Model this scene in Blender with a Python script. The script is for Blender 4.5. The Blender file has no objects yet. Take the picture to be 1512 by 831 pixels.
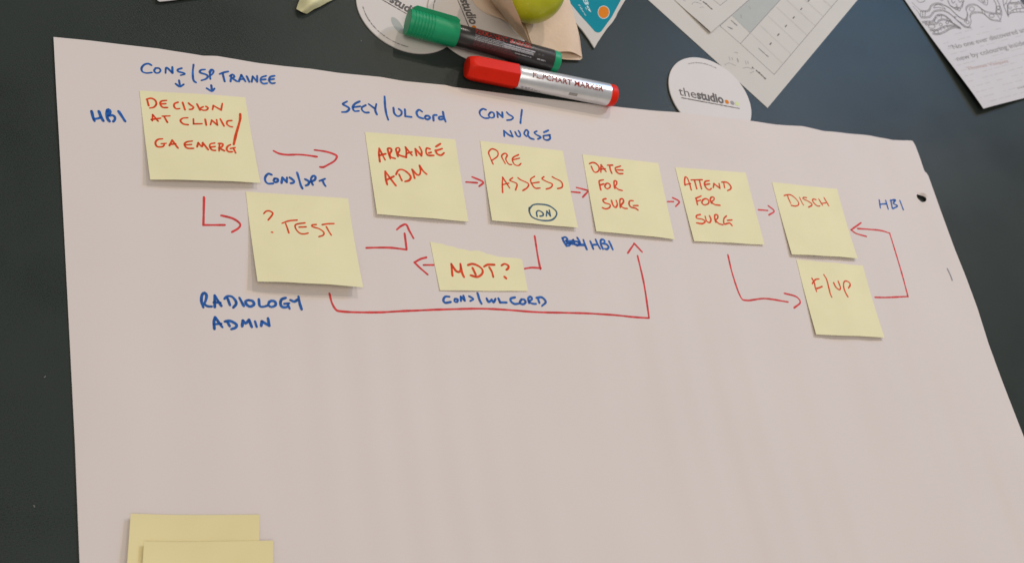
import bpy, bmesh, math, random
from mathutils import Vector, Matrix
random.seed(7)
scn = bpy.context.scene
C = scn.collection

# ---------------------------------------------------------------- camera
F_PX = 1499.876
CAM_H = 0.6467
ROT = Matrix(((0.91124, -0.03372, -0.41049), (-0.14934, 0.90177, -0.40559), (0.38384, 0.43089, 0.8167)))
cd = bpy.data.cameras.new('camera')
cam = bpy.data.objects.new('camera', cd)
C.objects.link(cam)
cam.matrix_world = Matrix.Translation((0, 0, CAM_H)) @ ROT.to_4x4()
cd.sensor_width = 36.0
cd.lens = 36.0 * F_PX / 1512.0
cd.clip_start = 0.01
cd.clip_end = 50
cd.dof.use_dof = True
cd.dof.focus_distance = 0.76
cd.dof.aperture_fstop = 13
scn.camera = cam

# ---------------------------------------------------------------- world and lamps
w = bpy.data.worlds.new('World')
scn.world = w
w.use_nodes = True
bg = w.node_tree.nodes['Background']
bg.inputs[0].default_value = (1.0, 0.95, 0.90, 1)
bg.inputs[1].default_value = 0.27

def area(name, loc, target, size, power, col, sy=None):
    l = bpy.data.lights.new(name, 'AREA')
    l.shape = 'RECTANGLE' if sy else 'DISK'
    l.size = size
    if sy: l.size_y = sy
    l.energy = power
    l.color = col
    o = bpy.data.objects.new(name, l)
    C.objects.link(o)
    o.location = loc
    d = Vector(target) - Vector(loc)
    o.rotation_euler = d.to_track_quat('-Z', 'Y').to_euler()
    return o
MID = (0.40, 0.36, 0.0)
area('ceiling_lamp', (1.95, 1.45, 1.75), MID, 0.09, 15.8, (1.0, 0.86, 0.73))
area('ceiling_lamp', (1.05, 2.10, 2.05), MID, 0.09, 13.0, (1.0, 0.88, 0.78))
area('overhead_fill', (-0.2, -0.5, 2.3), MID, 1.3, 19.5, (1.0, 0.93, 0.84), 1.3)  # broad soft fill added overhead to lift the whole table, not a real fitting
area('window_light', (2.65, 2.25, 1.80), (0.75, 0.62, 0.0), 0.80, 25.0, (0.10, 0.46, 1.0), 0.62)
scn.view_settings.view_transform = 'Standard'
scn.view_settings.look = 'None'
scn.view_settings.exposure = 0.085
scn.view_settings.gamma = 1.0

# ---------------------------------------------------------------- materials
def srgb(r, g, b):
    f = lambda c: (c/255/12.92) if c/255 <= 0.04045 else ((c/255+0.055)/1.055)**2.4
    return (f(r), f(g), f(b))
def mat(name, col, rough=0.7, spec=0.3, var=0.05, vscale=60, bump=0.0, bscale=400, metal=0.0, sheen=0.0,
        sss=0.0, col2=None, coat=0.0, trans=0.0):
    m = bpy.data.materials.new(name)
    m.use_nodes = True
    nt = m.node_tree
    b = nt.nodes['Principled BSDF']
    tc = nt.nodes.new('ShaderNodeTexCoord')
    n = nt.nodes.new('ShaderNodeTexNoise')
    n.inputs['Scale'].default_value = vscale
    n.inputs['Detail'].default_value = 5
    nt.links.new(tc.outputs['Object'], n.inputs['Vector'])
    r = nt.nodes.new('ShaderNodeValToRGB')
    c1 = [max(0, c*(1-var)) for c in col]
    c2 = list(col2) if col2 else [min(1, c*(1+var)) for c in col]
    r.color_ramp.elements[0].color = (*c1, 1)
    r.color_ramp.elements[1].color = (*c2, 1)
    r.color_ramp.elements[0].position = 0.3
    r.color_ramp.elements[1].position = 0.7
    nt.links.new(n.outputs['Fac'], r.inputs['Fac'])
    nt.links.new(r.outputs['Color'], b.inputs['Base Color'])
    b.inputs['Roughness'].default_value = rough
    b.inputs['Specular IOR Level'].default_value = spec
    b.inputs['Metallic'].default_value = metal
    b.inputs['Sheen Weight'].default_value = sheen
    b.inputs['Coat Weight'].default_value = coat
    if sss:
        b.inputs['Subsurface Weight'].default_value = sss
        b.inputs['Subsurface Radius'].default_value = (0.004, 0.003, 0.001)
        b.inputs['Subsurface Scale'].default_value = 1.0
    if bump:
        n2 = nt.nodes.new('ShaderNodeTexNoise')
        n2.inputs['Scale'].default_value = bscale
        n2.inputs['Detail'].default_value = 4
        nt.links.new(tc.outputs['Object'], n2.inputs['Vector'])
        bp = nt.nodes.new('ShaderNodeBump')
        bp.inputs['Strength'].default_value = 0.6
        bp.inputs['Distance'].default_value = bump
        nt.links.new(n2.outputs['Fac'], bp.inputs['Height'])
        nt.links.new(bp.outputs['Normal'], b.inputs['Normal'])
    return m

PAPER = mat('flipchart_paper', (0.690, 0.615, 0.577), 0.75, 0.25, 0.012, 9, 0.00006, 260)
WHITE = mat('printer_paper', (0.575, 0.54, 0.49), 0.7, 0.3, 0.02, 30, 0.00005, 400)
COOLWHITE = mat('bright_paper', (0.565, 0.53, 0.52), 0.6, 0.3, 0.02, 30, 0.00004, 400)
NOTE = mat('yellow_note_paper', (0.79, 0.733, 0.455), 0.75, 0.2, 0.03, 25, 0.00005, 500)
NOTE2 = mat('deep_yellow_note_paper', (0.755, 0.655, 0.35), 0.75, 0.2, 0.04, 16, 0.00005, 500)
BOARD = mat('coaster_board', (0.635, 0.585, 0.545), 0.55, 0.35, 0.015, 20, 0.00003, 500)
NAPKIN = mat('napkin_paper', (0.84, 0.66, 0.50), 0.9, 0.1, 0.06, 40, 0.0007, 260)
RED = mat('red_marker_ink', (0.80, 0.080, 0.018), 0.6, 0.3, 0.34, 380)
REDP = mat('red_ink_on_paper', (0.76, 0.075, 0.078), 0.6, 0.3, 0.30, 300)
BLUE = mat('blue_marker_ink', (0.020, 0.135, 0.47), 0.55, 0.3, 0.45, 380)
BLUEG = mat('blue_green_ink', (0.06, 0.13, 0.22), 0.55, 0.3, 0.25, 320)
GREY = mat('grey_print', (0.14, 0.125, 0.12), 0.7, 0.2, 0.1, 400)
MGREY = mat('mid_grey_print', (0.25, 0.23, 0.225), 0.7, 0.2, 0.15, 500)
LGREY = mat('pale_grey_print', (0.33, 0.31, 0.30), 0.7, 0.2, 0.15, 500)
FAINT = mat('faint_grey_print', (0.40, 0.375, 0.36), 0.7, 0.2, 0.08, 500)
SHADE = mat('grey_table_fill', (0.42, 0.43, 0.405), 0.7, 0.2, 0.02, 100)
PINKPR = mat('faint_red_print', (0.50, 0.36, 0.33), 0.7, 0.2, 0.08, 500)
DARKPR = mat('dark_print', (0.055, 0.05, 0.05), 0.6, 0.3, 0.1, 300)
ORANGE = mat('orange_print', (0.66, 0.20, 0.01), 0.6, 0.08, 0.04, 100)
LIME = mat('lime_print', (0.55, 0.60, 0.22), 0.5, 0.4, 0.04, 100)
TEAL = mat('teal_print', (0.0, 0.225, 0.290), 0.6, 0.1, 0.05, 60)
PALETEAL = mat('pale_print', (0.45, 0.62, 0.64), 0.5, 0.3, 0.05, 60)
REDCAP = mat('red_plastic', (0.74, 0.020, 0.006), 0.45, 0.14, 0.04, 80, sss=0.0)
GREENCAP = mat('green_plastic', (0.010, 0.31, 0.135), 0.42, 0.3, 0.06, 80)
BLACKPL = mat('black_plastic', (0.030, 0.026, 0.026), 0.30, 0.5, 0.1, 80)
SILVER = mat('silver_barrel', (0.74, 0.75, 0.78), 0.34, 0.5, 0.05, 120, metal=0.75)
BROWNRED = mat('brown_red_print', (0.28, 0.030, 0.015), 0.6, 0.2, 0.1, 300)
REDPR = mat('red_print', (0.50, 0.030, 0.022), 0.5, 0.4, 0.2, 400)
GREYPR = mat('silver_grey_print', (0.38, 0.37, 0.40), 0.5, 0.4, 0.2, 400)
DIMRED = mat('dim_red_print', (0.16, 0.05, 0.055), 0.5, 0.4, 0.2, 400)
APPLE = mat('apple_skin', (0.42, 0.44, 0.008), 0.30, 0.45, 0.12, 45, col2=(0.54, 0.55, 0.02), sss=0.0)
def speckle(m, col, scale):
    nt = m.node_tree; b = nt.nodes['Principled BSDF']
    old = b.inputs['Base Color'].links[0].from_socket
    tc = nt.nodes['Texture Coordinate']
    vo = nt.nodes.new('ShaderNodeTexVoronoi'); vo.inputs['Scale'].default_value = scale
    nt.links.new(tc.outputs['Object'], vo.inputs['Vector'])
    cr = nt.nodes.new('ShaderNodeValToRGB')
    cr.color_ramp.elements[0].position = 0.07; cr.color_ramp.elements[0].color = (0.75, 0.75, 0.75, 1)
    cr.color_ramp.elements[1].position = 0.14; cr.color_ramp.elements[1].color = (0, 0, 0, 1)
    nt.links.new(vo.outputs['Distance'], cr.inputs['Fac'])
    mx = nt.nodes.new('ShaderNodeMix'); mx.data_type = 'RGBA'
    nt.links.new(cr.outputs['Color'], mx.inputs['Factor'])
    nt.links.new(old, mx.inputs[6]); mx.inputs[7].default_value = (*col, 1)
    nt.links.new(mx.outputs[2], b.inputs['Base Color'])
speckle(APPLE, (0.62, 0.62, 0.20), 190)
def translucent(m, col, fac):
    nt = m.node_tree; b = nt.nodes['Principled BSDF']; out = nt.nodes['Material Output']
    tr = nt.nodes.new('ShaderNodeBsdfTranslucent'); tr.inputs['Color'].default_value = (*col, 1)
    mx = nt.nodes.new('ShaderNodeMixShader'); mx.inputs[0].default_value = fac
    nt.links.new(b.outputs[0], mx.inputs[1]); nt.links.new(tr.outputs[0], mx.inputs[2])
    nt.links.new(mx.outputs[0], out.inputs['Surface'])
translucent(NAPKIN, (0.95, 0.82, 0.66), 0.25)
def ink_film(m, col):
    """marker ink is a thin stain: half of it lets the paper through, so crossing strokes darken"""
    nt = m.node_tree; b = nt.nodes['Principled BSDF']; out = nt.nodes['Material Output']
    tr = nt.nodes.new('ShaderNodeBsdfTransparent')
    tr.inputs['Color'].default_value = tuple(min(1.0, math.sqrt(c/0.66)) for c in col)+(1,)
    n = nt.nodes.new('ShaderNodeTexNoise'); n.inputs['Scale'].default_value = 130; n.inputs['Detail'].default_value = 3
    nt.links.new(nt.nodes['Texture Coordinate'].outputs['Object'], n.inputs['Vector'])
    mr = nt.nodes.new('ShaderNodeMapRange'); mr.inputs['From Min'].default_value = 0.3; mr.inputs['From Max'].default_value = 0.7
    mr.inputs['To Min'].default_value = 0.30; mr.inputs['To Max'].default_value = 0.62
    nt.links.new(n.outputs['Fac'], mr.inputs['Value'])
    mx = nt.nodes.new('ShaderNodeMixShader')
    nt.links.new(mr.outputs['Result'], mx.inputs[0])
    nt.links.new(b.outputs[0], mx.inputs[1]); nt.links.new(tr.outputs[0], mx.inputs[2])
    nt.links.new(mx.outputs[0], out.inputs['Surface'])
ink_film(RED, (0.60, 0.075, 0.025)); ink_film(REDP, (0.60, 0.075, 0.070)); ink_film(BLUE, (0.03, 0.13, 0.42)); ink_film(BLUEG, (0.07, 0.15, 0.25))
STEM = mat('apple_stem', (0.10, 0.06, 0.03), 0.8, 0.2, 0.2, 80)
STEEL = mat('staple_steel', (0.22, 0.22, 0.23), 0.4, 0.5, 0.05, 80, metal=0.8)
LINT = mat('lint_fibre', (0.22, 0.21, 0.20), 0.9, 0.1, 0.1, 80)

def cloth_mat():
    m = bpy.data.materials.new('woven_tablecloth')
    m.use_nodes = True
    nt = m.node_tree
    b = nt.nodes['Principled BSDF']
    tc = nt.nodes.new('ShaderNodeTexCoord')
    mp = nt.nodes.new('ShaderNodeMapping')
    mp.inputs['Rotation'].default_value = (0, 0, math.radians(12))
    nt.links.new(tc.outputs['Object'], mp.inputs['Vector'])
    waves = []
    for ax in ('X', 'Y'):
        wv = nt.nodes.new('ShaderNodeTexWave')
        wv.bands_direction = ax
        wv.inputs['Scale'].default_value = 330
        wv.inputs['Distortion'].default_value = 1.6
        wv.inputs['Detail'].default_value = 1
        wv.inputs['Detail Scale'].default_value = 1.5
        nt.links.new(mp.outputs['Vector'], wv.inputs['Vector'])
        waves.append(wv)
    mx = nt.nodes.new('ShaderNodeMath'); mx.operation = 'MAXIMUM'
    nt.links.new(waves[0].outputs['Fac'], mx.inputs[0])
    nt.links.new(waves[1].outputs['Fac'], mx.inputs[1])
    no = nt.nodes.new('ShaderNodeTexNoise'); no.inputs['Scale'].default_value = 1150; no.inputs['Detail'].default_value = 4
    nt.links.new(tc.outputs['Object'], no.inputs['Vector'])
    n2 = nt.nodes.new('ShaderNodeTexNoise'); n2.inputs['Scale'].default_value = 7; n2.inputs['Detail'].default_value = 4
    nt.links.new(tc.outputs['Object'], n2.inputs['Vector'])
    add = nt.nodes.new('ShaderNodeMath'); add.operation = 'MULTIPLY_ADD'
    nt.links.new(no.outputs['Fac'], add.inputs[0]); add.inputs[1].default_value = 1.0
    nt.links.new(n2.outputs['Fac'], add.inputs[2])
    r = nt.nodes.new('ShaderNodeValToRGB')
    r.color_ramp.elements[0].position = 0.62; r.color_ramp.elements[0].color = (0.0125, 0.0165, 0.0145, 1)
    r.color_ramp.elements[1].position = 1.30; r.color_ramp.elements[1].color = (0.0370, 0.0450, 0.0405, 1)
    r.color_ramp.elements[1].position = 1.0
    wv2 = nt.nodes.new('ShaderNodeMath'); wv2.operation = 'MULTIPLY_ADD'
    nt.links.new(mx.outputs[0], wv2.inputs[0]); wv2.inputs[1].default_value = 0.22
    nt.links.new(add.outputs[0], wv2.inputs[2])
    sb_ = nt.nodes.new('ShaderNodeMath'); sb_.operation = 'SUBTRACT'; nt.links.new(wv2.outputs[0], sb_.inputs[0]); sb_.inputs[1].default_value = 0.16
    nt.links.new(sb_.outputs[0], r.inputs['Fac'])
    nt.links.new(r.outputs['Color'], b.inputs['Base Color'])
    b.inputs['Roughness'].default_value = 0.31
    b.inputs['Specular IOR Level'].default_value = 0.085
    b.inputs['Sheen Weight'].default_value = 0.02
    b.inputs['Sheen Roughness'].default_value = 0.5
    hs = nt.nodes.new('ShaderNodeMath'); hs.operation = 'ADD'
    nt.links.new(mx.outputs[0], hs.inputs[0]); nt.links.new(no.outputs['Fac'], hs.inputs[1])
    bp = nt.nodes.new('ShaderNodeBump'); bp.inputs['Strength'].default_value = 0.40; bp.inputs['Distance'].default_value = 0.00013
    nt.links.new(hs.outputs[0], bp.inputs['Height'])
    nt.links.new(bp.outputs['Normal'], b.inputs['Normal'])
    return m
CLOTH = cloth_mat()

# ---------------------------------------------------------------- helpers
def ray(px, py):
    return ROT @ Vector(((px-756.0)/F_PX, -(py-415.5)/F_PX, -1.0))
def at(px, py, z=0.0):
    d = ray(px, py)
    t = (z-CAM_H)/d.z
    return Vector((d.x*t, d.y*t, z))
def hit(px, py, zf):
    z = 0.001
    for _ in range(6):
        p = at(px, py, z)
        z = zf(p.x, p.y)
    return at(px, py, z)
def sm(a, b, x):
    t = max(0.0, min(1.0, (x-a)/(b-a)))
    return t*t*(3-2*t)
def link(name, me, m, parent=None):
    if m is not None: me.materials.append(m)
    o = bpy.data.objects.new(name, me)
    C.objects.link(o)
    if parent: o.parent = parent
    return o
def mesh(name, vs, fs, m, parent=None, smooth=False):
    me = bpy.data.meshes.new(name)
    me.from_pydata([tuple(v) for v in vs], [], fs)
    me.update()
    if smooth:
        for p in me.polygons: p.use_smooth = True
    return link(name, me, m, parent)
def tag(o, label=None, cat=None, group=None, kind=None):
    if label: o['label'] = label
    if cat: o['category'] = cat
    if group: o['group'] = group
    if kind: o['kind'] = kind
    return o
def empty(name, loc=(0, 0, 0)):
    # a thing's Empty stays at the world origin of its parts' coordinates; parts are shifted so that it sits at the base
    o = bpy.data.objects.new(name, None)
    o.empty_display_size = 0.02
    C.objects.link(o)
    o.location = loc
    return o
def rebase(root, loc):
    """move a thing's origin to loc without moving its geometry"""
    loc = Vector(loc)
    T = Matrix.Translation(-loc)
    if root.type == 'MESH': root.data.transform(T)
    root.location = loc
    def rec(o):
        for ch in o.children:
            if ch.type == 'MESH' and not ch.data.get('shifted'):
                ch.data.transform(T); ch.data['shifted'] = 1
            rec(ch)
    rec(root)

def catmull(pts, step=0.0008):
    if len(pts) == 2:
        a, b = pts
        n = max(2, int((b-a).length/0.003)+1)
        return [a.lerp(b, i/n) for i in range(n+1)]
    out = []
    P = [pts[0]*2-pts[1]] + pts + [pts[-1]*2-pts[-2]]
    for i in range(1, len(P)-2):
        p0, p1, p2, p3 = P[i-1:i+3]
        n = max(2, min(14, int((p2-p1).length/step)))
        for k in range(n):
            t = k/n
            out.append(0.5*((2*p1)+(-p0+p2)*t+(2*p0-5*p1+4*p2-p3)*t*t+(-p0+3*p1-3*p2+p3)*t*t*t))
    out.append(pts[-1].copy())
    return out
def ribbon(bm, pts, width, zf, lift, smooth=True, wob=0.10):
    """a flat ink stroke with round ends following the surface zf"""
    pts = [Vector((p.x, p.y, 0)) for p in pts]
    c = catmull(pts) if smooth else pts
    d = []
    for p in c:
        if not d or (p-d[-1]).length > 1e-5: d.append(p)
    c = d
    if len(c) < 2: return
    L, Rr = [], []
    ph = random.random()*6
    tot = 0
    W = []
    for i, p in enumerate(c):
        if i: tot += (c[i]-c[i-1]).length
        W.append(width/2*(1+wob*math.sin(tot*260+ph)+wob*0.5*math.sin(tot*700+ph*2)))
    for i, p in enumerate(c):
        a = c[max(0, i-1)]; b = c[min(len(c)-1, i+1)]
        t = (b-a)
        if t.length < 1e-9: t = Vector((1, 0, 0))
        t.normalize()
        n = Vector((-t.y, t.x, 0))
        L.append(p+n*W[i]); Rr.append(p-n*W[i])
    def V(p): return bm.verts.new((p.x, p.y, zf(p.x, p.y)+lift))
    vl = [V(p) for p in L]; vr = [V(p) for p in Rr]
    for i in range(len(c)-1):
        try: bm.faces.new((vr[i], vr[i+1], vl[i+1], vl[i]))
        except ValueError: pass
    for end, nb, wd, va, vb in ((c[0], c[1], W[0], vl[0], vr[0]), (c[-1], c[-2], W[-1], vr[-1], vl[-1])):
        t = (end-nb).normalized()
        ang0 = math.atan2(t.y, t.x)
        arc = [V(end+Vector((math.cos(ang0+math.pi/2-math.pi*k/6), math.sin(ang0+math.pi/2-math.pi*k/6), 0))*wd*1.04) for k in range(1, 6)]
        if va is vl[0]: loop = [va]+arc[::-1][::-1]
        # order from +90deg to -90deg about the outward tangent
        first = va
        try: bm.faces.new(([va]+arc+[vb]) if True else [])
        except ValueError: pass
def finish(bm, name, m, parent=None, smooth=False, flipup=False):
    if flipup:
        for f in bm.faces:
            f.normal_update()
            if f.normal.z < 0: f.normal_flip()
    me = bpy.data.meshes.new(name)
    bm.to_mesh(me); bm.free()
    if smooth:
        for p in me.polygons: p.use_smooth = True
    return link(name, me, m, parent)
INK_N = [0]
def write(strokes, off, sc, width, zf, m, parent, name='lettering', label=None, base=0.00012):
    bm = bmesh.new()
    for k, s in enumerate(strokes):
        INK_N[0] += 1
        wd = width
        if isinstance(s[0], (int, float)): wd = width*s[0]; s = s[1:]
        pts = [hit(off[0]+x/sc, off[1]+y/sc, zf) for x, y in s]
        ribbon(bm, pts, wd, zf, base+0.000012*(k % 25))
    o = finish(bm, name, m, parent, flipup=True)
    if label: o['label'] = label
    return o

def text_mesh(body, bold=0.0):
    cu = bpy.data.curves.new('text_tmp', 'FONT')
    cu.body = body
    cu.size = 1.0
    cu.offset = bold
    cu.resolution_u = 3
    ob = bpy.data.objects.new('text_tmp', cu)
    C.objects.link(ob)
    dg = bpy.context.evaluated_depsgraph_get()
    me = bpy.data.meshes.new_from_object(ob.evaluated_get(dg))
    bpy.data.objects.remove(ob)
    bpy.data.curves.remove(cu)
    vs = [v.co.copy() for v in me.vertices]
    fs = [tuple(p.vertices) for p in me.polygons]
    bpy.data.meshes.remove(me)
    return vs, fs
def put_text(body, p0, p1, zf, m, parent, cap=None, name='lettering', bold=0.0, eps=0.00015, shear=0.0):
    vs, fs = text_mesh(body, bold)
    x0 = min(v.x for v in vs); x1 = max(v.x for v in vs)
    d = Vector((p1.x-p0.x, p1.y-p0.y, 0))
    L = d.length
    sx = L/(x1-x0)
    sy = cap/0.72 if cap else sx
    d.normalize(); n = Vector((-d.y, d.x, 0))
    out = []
    for v in vs:
        q = Vector((p0.x, p0.y, 0))+d*((v.x-x0)*sx+shear*v.y*sy)+n*(v.y*sy)
        out.append((q.x, q.y, zf(q.x, q.y)+eps))
    return mesh(name, out, fs, m, parent)
def plate(name, pts, zb, th, m, parent=None, bev=0.0):
    """a thin prism on an outline of (x,y) points; zb = number or function"""
    zf = zb if callable(zb) else (lambda x, y: zb)
    n = len(pts)
    vs = [(p.x, p.y, zf(p.x, p.y)) for p in pts]+[(p.x, p.y, zf(p.x, p.y)+th) for p in pts]
    area_ = sum(pts[i].x*pts[(i+1) % n].y-pts[(i+1) % n].x*pts[i].y for i in range(n))
    idx = list(range(n)) if area_ > 0 else list(range(n))[::-1]
    fs = [tuple(i+n for i in idx), tuple(idx[::-1])]
    for a in range(n):
        i, j = idx[a], idx[(a+1) % n]
        fs.append((i, j, j+n, i+n))
    return mesh(name, vs, fs, m, parent)
def resample(pts, n):
    """n+1 points evenly along a polyline"""
    d = [0]
    for a, b in zip(pts, pts[1:]): d.append(d[-1]+(b-a).length)
    out = []
    for k in range(n+1):
        s = d[-1]*k/n
        i = 0
        while i < len(d)-2 and d[i+1] < s: i += 1
        t = (s-d[i])/max(1e-9, d[i+1]-d[i])
        out.append(pts[i].lerp(pts[i+1], min(1, max(0, t))))
    return out
def grid_mesh(name, P, m, parent=None, smooth=True, th=0.0):
    """P[j][i] grid of points -> surface with optional thickness"""
    nj, ni = len(P), len(P[0])
    vs = [p for row in P for p in row]
    fs = []
    for j in range(nj-1):
        for i in range(ni-1):
            a = j*ni+i
            fs.append((a, a+ni, a+ni+1, a+1))
    if th:
        N = len(vs)
        vs = vs+[Vector((p[0], p[1], p[2]-th)) for p in vs]
        fs2 = [tuple(N+k for k in f[::-1]) for f in fs]
        ring = [i for i in range(ni)]+[j*ni+ni-1 for j in range(1, nj)]+[(nj-1)*ni+i for i in range(ni-2, -1, -1)]+[j*ni for j in range(nj-2, 0, -1)]
        side = []
        for a in range(len(ring)):
            i, j = ring[a], ring[(a+1) % len(ring)]
            side.append((i, j, j+N, i+N))
        fs = fs+fs2+side
    o = mesh(name, vs, fs, m, parent)
    bm = bmesh.new(); bm.from_mesh(o.data)
    bmesh.ops.recalc_face_normals(bm, faces=bm.faces)
    bm.to_mesh(o.data); bm.free()
    if smooth and not th:
        for p in o.data.polygons: p.use_smooth = True
    elif smooth:
        for p in o.data.polygons: p.use_smooth = True
        o.data.set_sharp_from_angle(angle=math.radians(35))
    return o

# ---------------------------------------------------------------- tablecloth
NG = 60
rows = []
for j in range(NG+1):
    row = []
    for i in range(NG+1):
        x = -1.2+3.6*i/NG; y = -1.2+3.6*j/NG
        row.append(Vector((x, y, 0)))
    rows.append(row)
cloth = grid_mesh('tablecloth', rows, CLOTH)
tag(cloth, 'dark grey woven tablecloth covering the whole table', kind='structure')
bm = bmesh.new()
for k, (px, py) in enumerate([(66, 556), (50, 747), (533, 61), (1205, 20), (1440, 250)]):
    p = at(px, py)
    a = random.random()*3
    d = Vector((math.cos(a), math.sin(a), 0))*(0.0006 if k < 3 else 0.0004)
    pts = [p-d, p+Vector((d.y, -d.x, 0))*0.4, p+d]
    ribbon(bm, pts, 0.00045 if k < 3 else 0.0003, lambda x, y: 0.0003, 0.0)
tag(finish(bm, 'lint', LINT, cloth, flipup=True), 'tiny pale specks of lint on the dark cloth', kind='stuff')

# ---------------------------------------------------------------- coasters: where they lie
def coaster_xy(px, py, z): return at(px, py, z)
CO_R = 0.0460
CC = Vector((0.5663, 0.5250, 0))
CA = Vector((0.2690, 0.5770, 0))
CB = Vector((0.3320, 0.5745, 0))

# ---------------------------------------------------------------- flipchart sheet
EDGE_X = 0.765
def zs(x, y):
    z = 0.0012
    dc = math.hypot(x-CC.x, y-CC.y)
    z += 0.0015*(1-sm(0.044, 0.078, dc))
    k = sm(0.56, 0.74, x)
    z += k*(0.0012+0.00042*math.sin((x-0.16*y)*170+1.6*math.sin(y*8+x*5))*(0.55+0.45*math.sin(y*17+x*23))+0.0006*math.sin((x+0.2*y)*62+y*6))
    z += 0.00035*math.sin(x*17+1.0+y*5)*math.sin(y*13+x*4)
    z += 0.0010*math.exp(-((x-0.098)/0.02)**2)*sm(0.40, 0.50, y)
    z += 0.0019*math.exp(-max(0, x+0.042)/0.022)*(0.62+0.38*math.sin(y*13+0.6))
    z += 0.0006*math.sin((x+0.10*y)*95+2.2*math.sin(y*7+x*3))*(0.5+0.5*math.sin(x*11+2))*sm(0.44, 0.25, y)
    z += 0.00032*math.sin((x+0.05*y)*210+1.5*math.sin(y*11))*sm(0.40, 0.22, y)*(0.5+0.5*math.sin(x*23+1+y*9))
    return max(z, 0.0007)
def H(pts, zf=zs): return [hit(a, b, zf) for a, b in pts]
def flat(pl): return [Vector((p.x, p.y, 0)) for p in pl]
top = flat(H([(79, 55), (131, 60), (180, 66), (233, 72), (268, 77.5), (300, 82.7), (320, 83), (350, 88), (381, 93.4), (420, 98), (460, 102), (500, 108),
              (562, 114), (596, 120), (658, 126), (669, 128.7), (760, 140.6), (850, 151), (920, 159), (1008, 166.7), (1060, 173), (1110, 178.8),
              (1144, 184), (1185, 186.5), (1216, 193.7), (1250, 197), (1287, 200.7), (1318, 207), (1340, 207.4), (1347, 208)]))
right = flat(H([(1347, 208), (1351, 213.5), (1358, 232), (1365, 253), (1370, 257.5), (1388, 308), (1409, 365.6), (1426, 408), (1443, 454), (1460, 508), (1479, 560), (1512, 645)]))
left = flat(H([(79, 55), (83.4, 138.6), (87, 200), (95, 350), (102.8, 500), (110.8, 659), (117.5, 831)]))
dirl = (left[-1]-left[0]).normalized()
left.append(left[0]+dirl*0.594)
dirr = (right[-1]-right[5]).normalized()
right.append(right[-1]+dirr*(0.594-(right[-1]-right[0]).length))
NU, NV = 230, 160
T_ = resample(top, NU); L_ = resample(left, NV); R_ = resample(right, NV)
B_ = [L_[-1].lerp(R_[-1], i/NU) for i in range(NU+1)]
vs = []; fs = []
for j in range(NV+1):
    v = j/NV
    for i in range(NU+1):
        u = i/NU
        p = T_[i]*(1-v)+B_[i]*v+L_[j]*(1-u)+R_[j]*u-(T_[0]*(1-u)*(1-v)+T_[NU]*u*(1-v)+B_[0]*(1-u)*v+B_[NU]*u*v)
        vs.append((p.x, p.y, zs(p.x, p.y)))
hole = hit(1360.5, 292.5, zs)
for j in range(NV):
    for i in range(NU):
        a = j*(NU+1)+i
        fs.append((a, a+NU+1, a+NU+2, a+1))
bm = bmesh.new()
bv = [bm.verts.new(v) for v in vs]
for f in fs:
    c = sum((Vector(vs[k]) for k in f), Vector())/4
    if math.hypot(c.x-hole.x, c.y-hole.y) < 0.0095: continue
    bm.faces.new([bv[k] for k in f])
for v in [v for v in bm.verts if not v.link_faces]: bm.verts.remove(v)
be = [e for e in bm.edges if len(e.link_faces) == 1 and all(math.hypot(v.co.x-hole.x, v.co.y-hole.y) < 0.016 for v in e.verts)]
# the punched hole: an oblong opening about 9 mm wide
hp = [(-7.5, -4.5), (-4.5, -6), (0, -4.6), (4, -2.6), (7.0, 0.5), (7.2, 4), (4, 6.2), (0, 6.4), (-4, 3), (-7.2, -1)]
hring = resample([hit(1360.5+a, 292.5+b, zs) for a, b in hp+[hp[0]]], 28)[:-1]
hv = [bm.verts.new((p.x, p.y, zs(p.x, p.y)+0.0004)) for p in hring]
he = [bm.edges.new((hv[i], hv[(i+1) % 28])) for i in range(28)]
bmesh.ops.bridge_loops(bm, edges=be+he)
low = [bm.verts.new((v.co.x, v.co.y, v.co.z-0.0006)) for v in hv]
for i in range(28):
    bm.faces.new((hv[i], hv[(i+1) % 28], low[(i+1) % 28], low[i]))
for f in bm.faces:
    f.normal_update()
    if abs(f.normal.z) > 0.3 and f.normal.z < 0: f.normal_flip()
# outer rim: turn the edge down so that the sheet has a thickness
rim = [e for e in bm.edges if len(e.link_faces) == 1 and math.hypot(e.verts[0].co.x-hole.x, e.verts[0].co.y-hole.y) > 0.02]
ext = bmesh.ops.extrude_edge_only(bm, edges=rim)
for g in ext['geom']:
    if isinstance(g, bmesh.types.BMVert): g.co.z -= 0.00045
sheet = finish(bm, 'flipchart_sheet', PAPER, smooth=True)
sheet.data.set_sharp_from_angle(angle=math.radians(35))
tag(sheet, 'large white flipchart sheet with a hand-drawn patient pathway of red arrows and blue words', 'flipchart paper')

# flap of paper left standing on the far side of the punched hole
fl = []
for j in range(4):
    row = []
    for i in range(9):
        t = i/8
        px = 1354+t*14.5; py = 287.6+t*4.4
        p = hit(px, py, zs)
        row.append(Vector((p.x+0.0004*j, p.y+0.0007*j, zs(p.x, p.y)+0.0006+0.0007*j*math.sin(math.pi*t))))
    fl.append(row)
grid_mesh('hole_flap', fl, PAPER, sheet)
# staple slit
sa, sb = hit(1398.5, 396.5, zs), hit(1406, 414, zs)
bm = bmesh.new(); ribbon(bm, [sa, sa.lerp(sb, 0.5)+Vector((0.0004, 0, 0)), sb], 0.0010, zs, 0.0004, wob=0.02)
finish(bm, 'staple', STEEL, sheet, flipup=True)

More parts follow.
